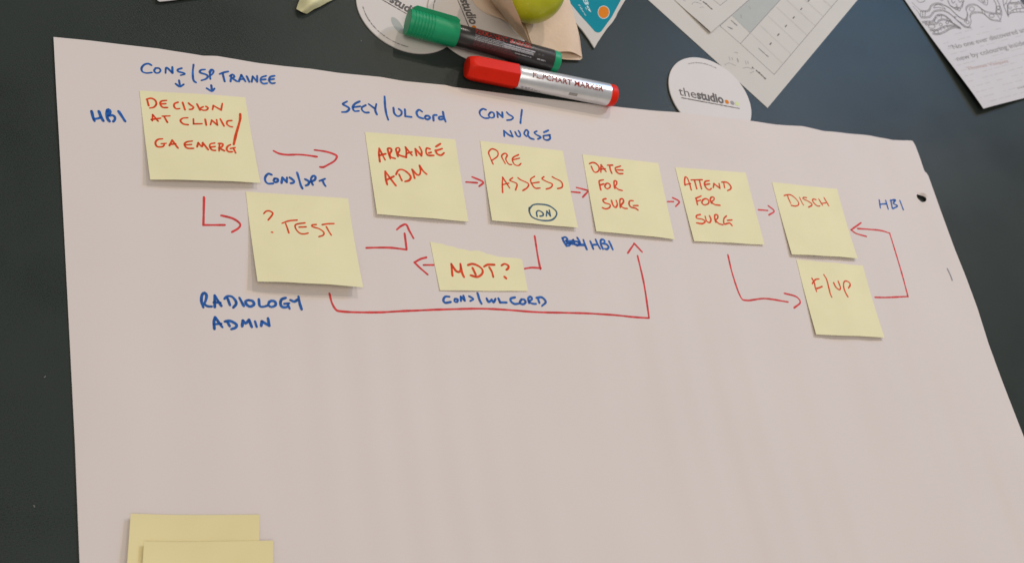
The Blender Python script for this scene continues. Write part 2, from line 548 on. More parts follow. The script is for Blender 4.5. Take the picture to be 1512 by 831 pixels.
BW, RW = 0.00192, 0.00168
write([[(160,80),(130,65),(90,75),(62,110),(70,145),(110,160),(165,155)], [(205,110),(190,135),(205,158),(235,158),(255,135),(240,112),(205,110)],
 [(305,160),(315,105),(375,160)],[(375,160),(375,100)], [(468,112),(430,125),(435,145),(490,160),(500,172),(460,182)],
 [(590,75),(582,150),(588,230),(612,255)], [(705,125),(665,130),(655,155),(715,175),(735,195),(715,220),(670,235)],
 [(770,130),(755,170),(760,220)], [(750,150),(770,125),(792,135),(785,165),(755,190)],
 [(855,170),(895,155),(940,145)],[(885,165),(905,245)], [(975,180),(965,245)],[(960,190),(985,175),(1005,195),(985,215)],[(985,215),(1030,245)],
 [(1050,245),(1075,180)],[(1075,180),(1115,245)],[(1055,225),(1100,222)], [(1130,195),(1155,250)], [(1180,250),(1190,195)],[(1190,195),(1235,250)],[(1235,250),(1235,190)],
 [(1325,190),(1280,205),(1270,240),(1295,268),(1335,265)],[(1285,228),(1320,225)], [(1410,190),(1370,200),(1355,235),(1380,265),(1415,262)],[(1365,228),(1405,222)]],
 (200, 85), 6.873, 0.00158, zs, BLUE, sheet, label='blue handwriting reading CONS / SP TRAINEE')
write([[(443,235),(450,280)],[(410,270),(450,297),(490,275)]], (200, 85), 6.873, BW*.9, zs, BLUE, sheet, 'arrow', 'small blue arrow under CONS')
write([[(770,285),(775,330)],[(725,315),(775,345),(802,318)]], (200, 85), 6.873, BW*.9, zs, BLUE, sheet, 'arrow', 'small blue arrow under SP')
write([[(215,305),(255,480),(300,600)],[(440,310),(500,470),(570,600)],[(280,540),(380,530),(480,500)],
 [(700,260),(670,380),(700,520),(755,610)],[(690,300),(730,250),(780,310),(740,430)],[(740,440),(860,430),(930,490),(920,570),(880,615)],
 [(1045,310),(1150,470),(1240,610)]], (125, 150), 20.77, BW*1.1, zs, BLUE, sheet, label='blue handwriting reading HB1 left of the first note')
write([[(250,135),(330,175),(450,195),(620,192),(740,200),(910,225)],[(880,122),(1040,145),(1160,180),(1220,220),(1180,290),(1080,350),(1010,385),(965,382)]],
 (380, 210), 10.385, RW, zs, REDP, sheet, 'arrow', 'long red arrow pointing right at the arrange note')
write([[(215,500),(170,485),(125,530),(120,590),(160,635),(240,635)],[(265,560),(250,590),(275,615),(315,600),(310,565),(265,560)],
 [(370,625),(385,545)],[(385,545),(450,615)],[(450,615),(455,545)],[(500,545),(560,595),(550,625),(515,630)],[(610,470),(640,570),(665,660),(690,710)],
 [(735,570),(790,605),(780,650),(745,665)],[(850,655),(820,580),(850,520),(890,530),(880,580),(810,610)],[(955,595),(1035,565)],[(1000,585),(1020,640),(1045,675)]],
 (380, 210), 10.385, BW*.95, zs, BLUE, sheet, label='blue handwriting reading CONS / SPT')
write([[(135,255),(110,170),(120,90),(150,65),(178,100),(165,170),(150,210),(190,240),(245,245)],[(285,250),(285,100)],[(285,100),(370,235)],[(275,190),(360,195)],
 [(415,140),(450,110),(510,115),(560,170),(565,215),(530,255)],[(455,140),(485,225)],[(610,130),(665,235)],[(730,160),(690,175),(705,220),(750,245),(800,220),(785,175),(730,160)],
 [(865,150),(875,235),(920,248),(985,230)],[(1000,185),(990,225),(1030,250),(1085,225),(1075,180),(1030,170),(1000,185)],
 [(1215,132),(1165,150),(1148,195),(1160,240),(1195,256),(1235,250)],[(1200,208),(1262,203)],[(1240,206),(1268,272)],[(1280,160),(1330,180),(1380,150)],[(1385,115),(1400,200),(1425,280)]],
 (285, 425), 8.894, BW, zs, BLUE, sheet, label='blue handwriting reading RADIOLOGY')
write([[(280,535),(275,440),(290,385)],[(290,385),(385,515)],[(280,475),(370,470)],[(420,440),(490,435),(570,480),(560,520),(505,540)],[(455,450),(480,500)],
 [(645,500),(655,430)],[(655,430),(690,465),(735,420)],[(735,420),(770,510)],[(815,440),(835,510)],[(895,495),(905,440)],[(905,440),(1000,495)],[(1000,495),(985,400)]],
 (285, 425), 8.894, BW, zs, BLUE, sheet, label='blue handwriting reading ADMIN')
write([[(155,90),(100,125),(150,155),(185,185),(150,225),(90,230)],[(320,90),(260,120),(230,165),(250,215),(310,215)],[(245,165),(330,155)],[(400,140),(355,165),(350,200),(390,235),(440,235)],
 [(440,125),(520,185)],[(540,125),(525,200),(545,260)],[(648,25),(655,150),(670,250),(695,330)],[(765,175),(775,245),(820,285),(865,265),(870,220),(835,190)],
 [(915,195),(920,285)],[(920,285),(1000,295)],[(1140,225),(1100,200),(1068,235),(1090,290),(1150,315)],[(1190,280),(1175,305),(1210,328),(1245,305),(1225,280),(1190,280)],
 [(1290,340),(1290,275),(1330,270)],[(1420,290),(1365,295),(1370,328),(1420,320)],[(1415,230),(1425,290),(1448,355)]],
 (495, 140), 8.894, BW*.95, zs, BLUE, sheet, label='blue handwriting reading SECY / UL Cord')
write([[(215,155),(160,140),(105,190),(120,260),(190,310),(270,312)],[(300,210),(270,260),(310,305),(370,290),(365,220),(320,200),(290,220)],[(440,295),(430,200)],[(430,200),(530,295)],[(530,295),(525,205)],
 [(610,205),(640,240),(725,295),(690,340),(615,350)],[(890,160),(875,280),(862,405)]],
 (700, 150), 12.6, BW*.95, zs, BLUE, sheet, label='blue handwriting reading CONS /')
write([[(562,645),(556,545)],[(556,545),(640,620),(715,655)],[(720,655),(675,550)],[(765,570),(800,640),(850,655),(860,610),(830,550)],
 [(975,650),(930,600),(970,530),(1010,570),(1000,620),(1040,680),(1110,705)],[(1165,555),(1120,580),(1160,620),(1240,665),(1190,700)],[(1300,575),(1380,540)],[(1290,640),(1410,625)],
 [(1290,650),(1300,700),(1360,722),(1415,690),(1405,640)]], (700, 150), 12.6, BW*.95, zs, BLUE, sheet, label='blue handwriting reading NURSE')
write([[(165,560),(110,560),(85,605),(110,640),(180,630)],[(235,590),(230,620),(265,630),(275,595),(240,590)],[(315,615),(315,560)],[(315,560),(365,610)],[(365,610),(350,550)],[(425,555),(480,590),(440,615)],
 [(535,515),(560,600),(585,650)],[(655,585),(680,630),(720,600)],[(720,600),(745,635),(770,590)],[(810,585),(830,635)],[(830,635),(915,637)],[(1025,570),(970,585),(975,625),(1020,655),(1080,650)],
 [(1110,595),(1090,640),(1130,660),(1165,635),(1150,600),(1110,595)],[(1210,640),(1200,580),(1230,560),(1250,590),(1215,625),(1250,650),(1300,655)],[(1310,575),(1380,570),(1430,630),(1380,680)],[(1330,590),(1345,640)]],
 (645, 375), 8.894, BW*.95, zs, BLUE, sheet, label='blue handwriting reading CONS / WL CORD')
write([[1.0,(155,250),(200,350),(250,425)],[0.9,(250,425),(310,420),(330,370),(270,330),(230,320),(270,270),(220,230),(160,250)],[0.9,(240,312),(400,315),(540,340)],[0.9,(250,372),(400,385),(540,400)],[0.8,(330,345),(430,352)],
 [(400,290),(360,350),(430,390),(490,420),(540,380),(490,330)],[(490,245),(540,330),(550,400),(480,420)],[1.2,(540,400),(650,405)],[(625,290),(660,400),(700,500)]],
 (820, 335), 15.12, BW, zs, BLUE, sheet, label='blue crossed-out scribble before HB1')
write([[(780,320),(820,420),(845,490)],[(840,400),(930,395)],[(900,285),(940,380),(1000,490)],[(1060,490),(1020,400),(1010,310),(1050,280),(1100,310),(1090,370)],[(1060,370),(1140,390),(1190,450),(1150,500),(1110,490)],
 [(1200,325),(1240,410),(1280,505)]], (820, 335), 15.12, BW, zs, BLUE, sheet, label='blue handwriting reading HB1 below the date note')
write([[(878,248),(882,278)],[(882,264),(906,262)],[(903,250),(912,282)],[(922,248),(928,280)],[(920,250),(940,247),(932,261),(948,270),(930,281)],[(957,250),(970,285)]],
 (960, 200), 2.596, BW*.9, zs, BLUE, sheet, label='blue handwriting reading HB1 near the punched hole')
A = lambda st, off, sc, lab: write(st, off, sc, RW, zs, REDP, sheet, 'arrow', lab)
A([[(68,165),(65,295)],[(65,295),(165,295)],[(150,250),(205,265),(238,290),(230,310),(200,328)]], (280, 240), 3.195, 'red elbow arrow from the decision note to the test note')
A([[(541,366),(560,365.6),(579,366),(600,368.6)],[(600.4,368.6),(597.5,345)],[(586,339),(592,334),(599.5,331.5),(604,340),(610.5,351.8)]], (0, 0), 1, 'red elbow arrow from the test note up to the arrange note')
A([[(340,370),(415,370)],[(360,312),(315,325),(270,350)],[(270,350),(310,390),(370,442)]], (560, 320), 5.193, 'red arrow pointing left from the torn note')
A([[(1192,150),(1215,300),(1235,400)],[(1115,398),(1170,390),(1237,394)]], (560, 320), 5.193, 'red elbow line joining the pre assess note to the torn note')
A([[(486.5,433.4),(490,447),(496,457),(503,459.5),(530,461),(560,461),(598.5,459),(646.7,457),(718,455.8),(791,460.6),(840,461.8),(900,464.5),(958,469.5)],[(958.3,469),(951,420),(941.4,377.8)],
   [(927,373.5),(936.5,359.6)],[(936.5,359.6),(948,372)]], (0, 0), 1, 'long red arrow from the test note round to the date note')
A([[(28,308),(85,312)],[(60,282),(115,308),(95,330)]], (680, 180), 3.4625, 'short red arrow before the pre assess note')
A([[(567,358),(610,362)],[(593,336),(655,352)],[(655,352),(625,385)]], (680, 180), 3.4625, 'short red arrow before the date note')
A([[(1058,408),(1088,408)],[(1085,388),(1118,408),(1100,432)]], (680, 180), 3.4625, 'short red arrow before the attend note')
A([[(415,285),(450,288)],[(453,270),(475,290),(455,305)]], (960, 200), 2.596, 'short red arrow before the discharge note')
A([[(298,458),(315,530),(345,615),(370,632),(440,625),(528,638)],[(515,605),(560,618),(575,640),(552,660)]], (960, 200), 2.596, 'red curved arrow from the attend note to the follow-up note')
A([[(862,620),(925,620),(988,617)],[(988,617),(962,520),(918,375)],[(918,375),(880,364),(795,357)],[(808,335),(770,362)],[(770,362),(790,376),(828,387)]], (960, 200), 2.596, 'red arrow from the follow-up note back to the discharge note')
rebase(sheet, (left[0].x, left[0].y, 0))

# ---------------------------------------------------------------- sticky notes
def make_note(corners, lift, label, m=NOTE, base=zs, topline=None, botline=None, curl_l=0.0, n=18):
    """corners: TL TR BR BL in the photograph; the free (lower) edge stands up by lift"""
    gap = 0.00035
    cs = []
    for k, (x, y) in enumerate(corners):
        lf = lift if k > 1 else 0.0
        cs.append(hit(x, y, lambda a, b: base(a, b)+gap+lf))
    tl, tr, br, bl = [Vector((p.x, p.y, 0)) for p in cs]
    ex = tr-tl; ey = bl-tl
    det = ex.x*ey.y-ex.y*ey.x
    def st(x, y):
        dx, dy = x-tl.x, y-tl.y
        return (dx*ey.y-dy*ey.x)/det, (ex.x*dy-ex.y*dx)/det
    def zf(x, y):
        s, t = st(x, y)
        tt = max(0.0, min(1.05, t))
        s = max(0, min(1, s))
        return base(x, y)+gap+0.00025*math.sin(s*5+x*90)*tt+lift*(max(0.0, tt-0.17)/0.83)**1.55*(0.90+0.10*math.cos((s-0.5)*5.2))+curl_l*(1-s)**3*tt
    tp = [tl, tr] if not topline else flat([hit(a, b, lambda p, q: base(p, q)+gap) for a, b in topline])
    bp = [bl, br] if not botline else flat([hit(a, b, lambda p, q: base(p, q)+gap) for a, b in botline])
    tp = resample(tp, n); bp = resample(bp, n)
    P = []
    for j in range(n+1):
        row = []
        for i in range(n+1):
            q = tp[i].lerp(bp[i], j/n)
            row.append(Vector((q.x, q.y, zf(q.x, q.y))))
        P.append(row)
    o = grid_mesh('sticky_note', P, m, th=0.00016)
    tag(o, label, 'sticky note', 'yellow sticky notes on the flipchart sheet')
    return o, zf, tl
NW = 0.00160
def note(corners, lift, label, words, **kw):
    o, zf, tl = make_note(corners, lift, label, **kw)
    for strokes, off, sc, m, lab, wd in words:
        write(strokes, off, sc, wd, zf, m, o, label=lab, base=0.00008)
    rebase(o, (tl.x, tl.y, zs(tl.x, tl.y)))
    return o
note([(206,134),(362,144),(385,269),(222,264)], 0.0050, 'sticky note reading DECISION AT CLINIC / GA EMERG, its lower edge lifting', [
 ([[(100,55),(110,95),(120,135)],[(95,58),(150,45),(200,70),(215,115),(185,155),(135,165)],[(340,72),(280,80),(262,110),(290,155),(350,160)],[(270,115),(330,112)],
   [(480,95),(440,110),(432,145),(460,175),(500,172)],[(538,98),(566,186)],[(612,106),(632,126),(672,155),(652,180),(622,182)],[(715,118),(750,190)],
   [(790,150),(755,170),(785,192),(830,190),(850,165),(825,145)],[(905,185),(915,135)],[(915,135),(1010,190)],[(1010,190),(1025,110)]], (205,140), 8.3125, RED, 'red word DECISION', 0.00138),
 ([[(165,320),(170,245)],[(170,245),(235,325)],[(155,305),(265,290)],[(290,265),(380,262)],[(310,268),(350,340)],[(600,285),(540,290),(510,320),(545,360),(605,370)],[(670,300),(672,360)],[(672,360),(775,358)],
   [(815,305),(828,375)],[(880,370),(895,315)],[(895,315),(965,375)],[(965,375),(955,310)],[(1000,300),(1045,385)],[(1140,320),(1090,325),(1080,360),(1115,390),(1150,398)],
   [1.35,(1245,240),(1240,320),(1195,480),(1165,610)]], (205,140), 8.3125, RED, 'red words AT CLINIC /', 0.00138),
 ([[(290,543),(235,550),(203,590),(225,637),(285,640),(308,625),(310,604)],[(278,602),(335,598)],[(375,625),(410,560)],[(410,560),(480,655)],[(385,610),(450,605)],[(655,570),(590,580),(560,610),(590,655),(670,660)],[(570,618),(645,612)],
   [(715,640),(730,590)],[(730,590),(775,640),(785,590)],[(785,590),(850,675)],[(930,595),(880,605),(870,640),(900,680),(940,685)],[(880,645),(935,638)],[(985,690),(990,610)],[(980,600),(1030,605),(1020,640),(985,655)],[(985,655),(1050,690)],
   [(1125,615),(1090,635),(1078,670),(1100,700),(1145,702)],[(1125,662),(1182,650)],[(1160,655),(1188,716)]], (205,140), 8.3125, RED, 'red words GA EMERG', 0.00138)])
note([(363,283),(514,293),(537,423),(381,414)], 0.0075, 'sticky note reading ? TEST, its lower edge standing highest off the sheet', [
 ([[(110,180),(150,140),(210,135),(265,175),(235,230),(185,290)],[(245,498),(262,502)],[(425,345),(540,305),(680,292)],[(485,350),(515,430),(540,510)],
   [(815,340),(700,355),(650,380),(660,440),(720,510),(790,530),(870,515)],[(720,412),(835,408)],[(1010,368),(940,375),(950,405),(1060,440),(1140,500),(1130,550),(1060,575)],
   [(1115,370),(1210,355),(1315,352)],[(1185,405),(1225,480),(1270,550)]], (380,300), 11.63, RED, 'red words ? TEST', 0.00128)])
note([(539,195),(672,206),(692,327),(557,316)], 0.0022, 'sticky note reading ARRANGE ADM, right of the long arrow', [
 ([[(120,375),(105,240),(110,160)],[(110,160),(205,345)],[(110,275),(215,248)],[(290,325),(260,220),(250,165),(300,160),(310,200),(285,250),(300,300),(370,325)],
   [(415,290),(395,220),(385,165),(430,150),(445,190),(415,240),(440,270),(550,305)],[(550,305),(555,220),(540,140)],[(540,140),(645,270)],[(560,240),(640,220)],[(720,275),(700,165)],[(700,165),(800,280)],[(800,280),(805,210),(770,135)],
   [(940,170),(890,155),(875,210),(905,270),(1000,275)],[(920,235),(960,225)],[(1110,85),(1040,130)],[(1035,190),(1060,190),(1140,165)],[(1030,195),(1060,250),(1120,272),(1170,235)]], (550,205), 11.083, RED, 'red word ARRANGE', NW*1.05),
 ([[(240,750),(215,640),(210,535)],[(210,535),(300,660),(380,765)],[(220,680),(350,615)],[(385,585),(420,520),(480,505),(560,545),(625,620),(600,680),(535,700)],[(435,585),(480,685)],
   [(690,645),(650,505)],[(650,505),(730,590),(775,580),(785,510),(770,440)],[(770,440),(830,530),(885,580)]], (550,205), 11.083, RED, 'red word ADM', NW*1.05)])
note([(709,208),(831,223),(854,336),(727,325)], 0.0030, 'sticky note reading PRE ASSESS with blue DN in an oval', [
 ([[(90,190),(60,120),(45,70),(80,35),(135,60),(135,110),(75,155)],[(215,185),(180,120),(185,95),(215,80),(235,100),(220,140),(250,190),(280,195)],[(350,95),(300,120),(288,150),(310,195),(350,205),(375,185)],[(300,145),(362,130)]],
   (715,215), 6.923, RED, 'red word PRE', 0.00138),
 ([[(188,480),(185,400),(188,325)],[(188,325),(260,435)],[(190,400),(250,385)],[(290,330),(260,355),(290,370),(335,395),(320,455)],[(345,330),(370,350),(450,390),(440,430),(395,460)],[(515,315),(475,345),(485,390),(520,435),(570,435)],[(490,385),(560,375)],
   [(610,320),(590,340),(640,370),(695,395),(680,430),(635,445)],[(695,320),(720,335),(780,365),(800,400),(790,430),(750,440)]], (715,215), 6.923, RED, 'red word ASSESS', 0.00138),
 ([[(460,650),(500,607),(570,600),(660,615),(730,665),(738,710),(700,755),(640,768),(560,760),(490,730),(462,680),(462,635)],[(540,725),(535,680),(560,665),(600,690),(600,715),(570,722)],[(635,720),(640,670)],[(640,670),(675,720)],[(675,720),(665,660)]],
   (715,215), 6.923, BLUEG, 'blue letters DN inside a blue oval', NW*.95)])
note([(860,228),(972,241),(997,353),(881,341)], 0.0022, 'sticky note reading DATE FOR SURG, above the tip of the long red arrow', [
 ([[(120,145),(150,210),(180,228),(220,205),(225,155),(180,105),(130,95),(95,110)],[(250,225),(255,125)],[(255,125),(320,215)],[(255,185),(310,180)],[(340,130),(410,130)],[(370,135),(380,190),(400,240)],
   [(455,162),(520,142)],[(445,172),(460,215),(500,245),(548,245)],[(470,195),(550,198)]], (860,230), 9.23, RED, 'red word DATE', NW),
 ([[(250,465),(235,400),(230,345),(285,330)],[(240,400),(290,385)],[(320,385),(305,420),(335,452),(375,430),(375,395),(340,375),(318,388)],[(440,445),(430,380),(435,345),(465,350),(465,390),(445,420),(490,460),(540,475)]], (860,230), 9.23, RED, 'red word FOR', NW),
 ([[(320,585),(280,600),(300,640),(375,665),(370,705),(320,725),(275,710)],[(395,610),(420,680),(455,705),(475,660),(460,610)],[(515,705),(510,650),(515,595),(550,590),(560,630),(525,680),(565,715),(610,720)],
   [(690,615),(645,615),(635,660),(660,700),(720,715),(755,740)],[(695,680),(755,680)]], (860,230), 9.23, RED, 'red word SURG', NW)])
note([(997,247),(1101,255),(1129,361),(1025,356)], 0.0014, 'sticky note reading ATTEND FOR SURG', [
 ([[(105,170),(100,110),(110,60),(140,80),(170,160),(190,235)],[(105,165),(180,150)],[(190,100),(340,98)],[(235,105),(265,220)],[(300,100),(330,220)],[(435,110),(385,120),(370,160),(400,215),(440,235),(465,215)],[(375,165),(440,155)],
   [(490,205),(500,150)],[(500,150),(580,215)],[(580,215),(570,150)],[(605,130),(680,135),(730,190),(725,225),(685,245)],[(635,150),(645,205)]], (1000,255), 9.23, RED, 'red word ATTEND', NW),
 ([[(275,435),(255,350)],[(250,352),(325,318)],[(265,390),(320,375)],[(350,370),(335,410),(370,440),(425,420),(425,375),(385,355),(350,370)],[(465,415),(450,370),(465,335),(500,340),(500,370),(470,400),(510,435),(580,445)]], (1000,255), 9.23, RED, 'red word FOR', NW),
 ([[(315,570),(265,585),(265,620),(340,635),(380,665),(340,695),(265,685)],[(380,595),(400,660),(440,680),(460,640),(440,590)],[(525,675),(510,620),(515,575),(550,580),(550,620),(525,650),(570,695),(620,710)],
   [(670,590),(635,630),(640,700),(690,690),(720,690),(745,720)],[(685,650),(745,645)]], (1000,255), 9.23, RED, 'red word SURG', NW)])
note([(1140,269),(1236,279),(1267,381),(1170,375)], 0.0028, 'sticky note reading DISCH, above the follow-up note', [
 ([[(130,235),(200,215),(300,220),(420,310),(490,410),(480,470),(400,495),(310,475)],[(215,240),(250,330),(295,430)],[(515,280),(560,380),(610,465)],[(685,285),(610,280),(600,315),(700,360),(810,430),(810,480),(735,520)],
   [(920,335),(850,320),(840,370),(900,450),(970,495),(1020,490)],[(990,320),(1040,400),(1080,470)],[(1050,430),(1160,415)],[(1120,285),(1180,390),(1235,485)]], (1150,275), 16.8, RED, 'red word DISCH', 0.00138)])
note([(1176,383),(1274,392),(1307,498),(1206,493)], 0.0028, 'sticky note reading F/UP, below the discharge note', [
 ([[(230,180),(290,290),(310,400),(345,505)],[(240,310),(270,260),(330,205),(405,195)],[(320,435),(400,415),(480,380)],[(520,90),(590,210),(640,400),(680,560),(715,640)],[(765,290),(800,370),(850,430),(910,460),(930,410),(900,320),(875,250)],
   [(1110,630),(1050,520),(1015,420),(1005,320),(1030,255),(1090,250),(1160,300),(1165,360),(1125,415)]], (1185,400), 16.62, RED, 'red word F/UP', 0.00150)])
note([(635,357),(770,383),(779.5,430),(649.5,429)], 0.0008, 'torn half sticky note reading MDT? with a ragged top edge', [
 ([[(205,285),(190,130)],[(190,130),(250,220),(295,235),(315,200),(310,130)],[(310,130),(330,240),(355,300)],[(410,145),(470,130),(550,160),(600,210),(590,265),(530,300),(445,280)],[(470,185),(510,270)],[(620,165),(670,140),(755,142)],[(690,175),(725,240),(740,300)],
   [(850,150),(890,130),(940,155),(935,190),(915,205)],[(890,300),(908,318)]], (645,375), 8.894, RED, 'red words MDT ?', 0.00185)],
 topline=[(635.1,356.6),(643,358.6),(652.4,359.5),(660,363),(668,363.5),(675.5,366.8),(685,368),(694.8,370.8),(703,369.6),(710,370.8),(718,374.6),(725.6,375.8),(735,379),(744.9,379.9),(757,380.6),(767.5,381.8),(771,384)],
 botline=[(649.5,428.8),(725.6,429.8),(779.5,429.8)], n=40)
# two notes at the lower left, running out of the picture
def low_note(tlp, trp, z0, label, curl):
    a = at(*tlp, z0+0.001); b = at(*trp, z0+0.001)
    e = (b-a); e.z = 0
    S = e.length; e.normalize()
    d = Vector((e.y, -e.x, 0))
    P = []
    for j in range(15):
        row = []
        for i in range(15):
            s, t = i/14, j/14
            q = a+e*S*s+d*S*t
            z = zs(q.x, q.y)+z0+curl*(t**1.5)+0.0016*(abs(s-0.5)*2)**3
            row.append(Vector((q.x, q.y, z)))
        P.append(row)
    o = grid_mesh('sticky_note', P, NOTE2, th=0.00016)
    tag(o, label, 'sticky note', 'blank yellow notes at the lower left of the sheet')
    rebase(o, (a.x, a.y, 0))
low_note((192.5, 759), (382.8, 760), 0.0014, 'blank sticky note lying underneath, its top edge higher on the sheet', 0.003)
low_note((212, 800), (402.8, 798), 0.0036, 'blank sticky note on top, shifted right and down over another note', 0.003)

# ---------------------------------------------------------------- coasters
def coaster(c, z, th, label):
    bm = bmesh.new()
    N = 96
    prof = [(0.97, 0.0), (1.0, 0.15), (1.0, 0.8), (0.994, 1.0)]
    rings = []
    for r, h in prof:
        rings.append([bm.verts.new((c.x+CO_R*r*math.cos(2*math.pi*k/N), c.y+CO_R*r*math.sin(2*math.pi*k/N), z+h*th)) for k in range(N)])
    for a, b in zip(rings, rings[1:]):
        for k in range(N): bm.faces.new((a[k], a[(k+1) % N], b[(k+1) % N], b[k]))
    bm.faces.new(rings[-1]); bm.faces.new(rings[0][::-1])
    o = finish(bm, 'coaster', BOARD)
    tag(o, label, 'coaster', 'round white coasters with the same printed name')
    return o
def studio_print(o, c, ztop, p0, p1):
    """name printed across the coaster with three dots and a line of fine print below; p0-p1 = underline"""
    zf = lambda x, y: ztop
    d = (p1-p0); d.z = 0; L = d.length; d.normalize(); n = Vector((-d.y, d.x, 0))
    P = lambda u, v: p0+d*u*L+n*v*L
    put_text('the', P(-0.03, 0.04), P(0.265, 0.04), zf, GREY, o, cap=0.155*L, bold=0.0)
    put_text('studio', P(0.275, 0.04), P(0.735, 0.04), zf, GREY, o, cap=0.155*L, bold=0.035)
    for u, m in ((0.79, ORANGE), (0.885, LGREY), (0.97, LIME)):
        q = P(u, 0.08)
        pts = [q+Vector((math.cos(2*math.pi*k/20), math.sin(2*math.pi*k/20), 0))*(0.036*L) for k in range(20)]
        mesh('printed_dot', [(v.x, v.y, ztop+0.00012) for v in pts], [tuple(range(20))], m, o)
    bm = bmesh.new()
    u = 0.0
    while u < 0.98:
        w_ = random.uniform(0.012, 0.05)
        a, b = P(u, 0), P(min(0.99, u+w_), 0)
        ribbon(bm, [a, b], 0.015*L, zf, 0.00012, smooth=False, wob=0.2)
        u += w_+random.choice([0.004, 0.006, 0.016])
    finish(bm, 'fine_print', GREY, o, flipup=True)
def rim_print(o, c, ztop, a0, a1, m, rr=0.89, cap=0.012*0.1):
    bm = bmesh.new()
    a = a0
    sgn = 1 if a1 > a0 else -1
    while (a1-a)*sgn > 0:
        w_ = random.uniform(0.012, 0.05)
        pts = [c+Vector((math.cos(t), math.sin(t), 0))*CO_R*rr for t in (a, a+sgn*w_/2, a+sgn*w_)]
        ribbon(bm, pts, 0.0009, lambda x, y: ztop, 0.00012, smooth=False, wob=0.35)
        a += sgn*(w_+random.choice([0.006, 0.01, 0.03]))
    finish(bm, 'fine_print', m, o, flipup=True)
TH = 0.0013
oc = coaster(CC, 0.0006, TH, 'white coaster tucked under the top edge of the flipchart sheet, printed name facing up')
studio_print(oc, CC, 0.0006+TH, at(1006.5, 144.6, 0.002), at(1092.5, 160.6, 0.002))
def arc_text(o, c, ztop, body, a0, a1, rr, cap, m):
    vs, fs = text_mesh(body, 0.01)
    x0 = min(v.x for v in vs); x1 = max(v.x for v in vs)
    out = []
    for v in vs:
        a = a0+(a1-a0)*(v.x-x0)/(x1-x0)
        r = CO_R*rr+v.y*cap/0.72
        out.append((c.x+r*math.cos(a), c.y+r*math.sin(a), ztop+0.00012))
    mesh('lettering', out, fs, m, o)
pa = at(1015, 93, .002)-CC; pb = at(1058, 103, .002)-CC
arc_text(oc, CC, 0.0006+TH, 'www.thestudio.co.uk', math.atan2(pa.y, pa.x), math.atan2(pb.y, pb.x), 0.845, 0.0014, GREY)
rebase(oc, (CC.x, CC.y, 0))
oa = coaster(CA, 0.0, TH, 'white coaster under the green cap, leftmost of the coasters, partly out of the picture')
d0 = at(560, -2, .0015); d1 = at(622, 34, .0015)
du = (d1-d0).normalized()
studio_print(oa, CA, TH, at(600.8, 21, .0015)-du*0.0345, at(600.8, 21, .0015)+du*0.0250)
rim_print(oa, CA, TH, math.radians(187), math.radians(262), LGREY)
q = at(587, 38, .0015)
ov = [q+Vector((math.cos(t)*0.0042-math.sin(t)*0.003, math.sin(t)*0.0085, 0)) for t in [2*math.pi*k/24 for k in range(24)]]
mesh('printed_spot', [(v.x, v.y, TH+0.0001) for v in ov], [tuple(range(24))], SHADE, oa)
rebase(oa, (CA.x, CA.y, 0))
ob = coaster(CB, TH+0.0002, TH, 'white coaster overlapping another one, under the napkin, its name running down to the green pen')
zb_ = 2*TH+0.0002
pA = at(674.7, -2, zb_); pB = at(693, 41.4, zb_)
dv = (pB-pA).normalized()
studio_print(ob, CB, zb_, pB-dv*0.0470, pB+dv*0.0125)
rim_print(ob, CB, zb_, math.radians(150), math.radians(195), LGREY)
rebase(ob, (CB.x, CB.y, 0))

# ---------------------------------------------------------------- marker pens
def frame(a, b):
    ax = (b-a); L = ax.length; ax.normalize()
    sd = Vector((0, 0, 1)).cross(ax).normalized()      # horizontal, towards the far side
    up = ax.cross(sd).normalized()
    return ax, sd, up, L
def tube(name, o0, fr, prof, m, parent, seg=48, shape=None, smooth=True):
    """prof = (distance along the axis, radius, shape amount)"""
    ax, sd, up, _ = fr
    vs, fs = [], []
    for x, r, k in prof:
        for i in range(seg):
            t = 2*math.pi*i/seg
            rr = r*(1 if not shape else shape(t, k))
            vs.append(o0+ax*x+sd*math.cos(t)*rr+up*math.sin(t)*rr)
    n = len(prof)
    for j in range(n-1):
        for i in range(seg):
            fs.append((j*seg+i, j*seg+(i+1) % seg, (j+1)*seg+(i+1) % seg, (j+1)*seg+i))
    fs.append(tuple(range(seg))[::-1]); fs.append(tuple((n-1)*seg+i for i in range(seg)))
    o = mesh(name, vs, fs, m, parent)
    bm = bmesh.new(); bm.from_mesh(o.data)
    bmesh.ops.recalc_face_normals(bm, faces=bm.faces); bm.to_mesh(o.data); bm.free()
    if smooth:
        for p in o.data.polygons: p.use_smooth = len(p.vertices) == 4
        o.data.set_sharp_from_angle(angle=math.radians(28))
    return o
def wrap(name, verts, faces, o0, fr, x0, sx, sy, ang, r, m, parent):
    """flat print bent round a barrel: x along the axis, y up = towards smaller angle"""
    ax, sd, up, _ = fr
    out = []
    for v in verts:
        t = ang-(v.y*sy)/r
        out.append(o0+ax*(x0+v.x*sx)+(sd*math.cos(t)+up*math.sin(t))*(r+0.00012))
    return mesh(name, out, faces, m, parent)
def wrap_text(body, o0, fr, xa, xb, cap, ang, r, m, parent, bold=0.0):
    vs, fs = text_mesh(body, bold)
    x0 = min(v.x for v in vs); x1 = max(v.x for v in vs)
    for v in vs: v.x -= x0
    sy = cap/0.72
    return wrap('lettering', vs, fs, o0, fr, xa, (xb-xa)/(x1-x0), sy, ang+cap/2/r, r, m, parent)
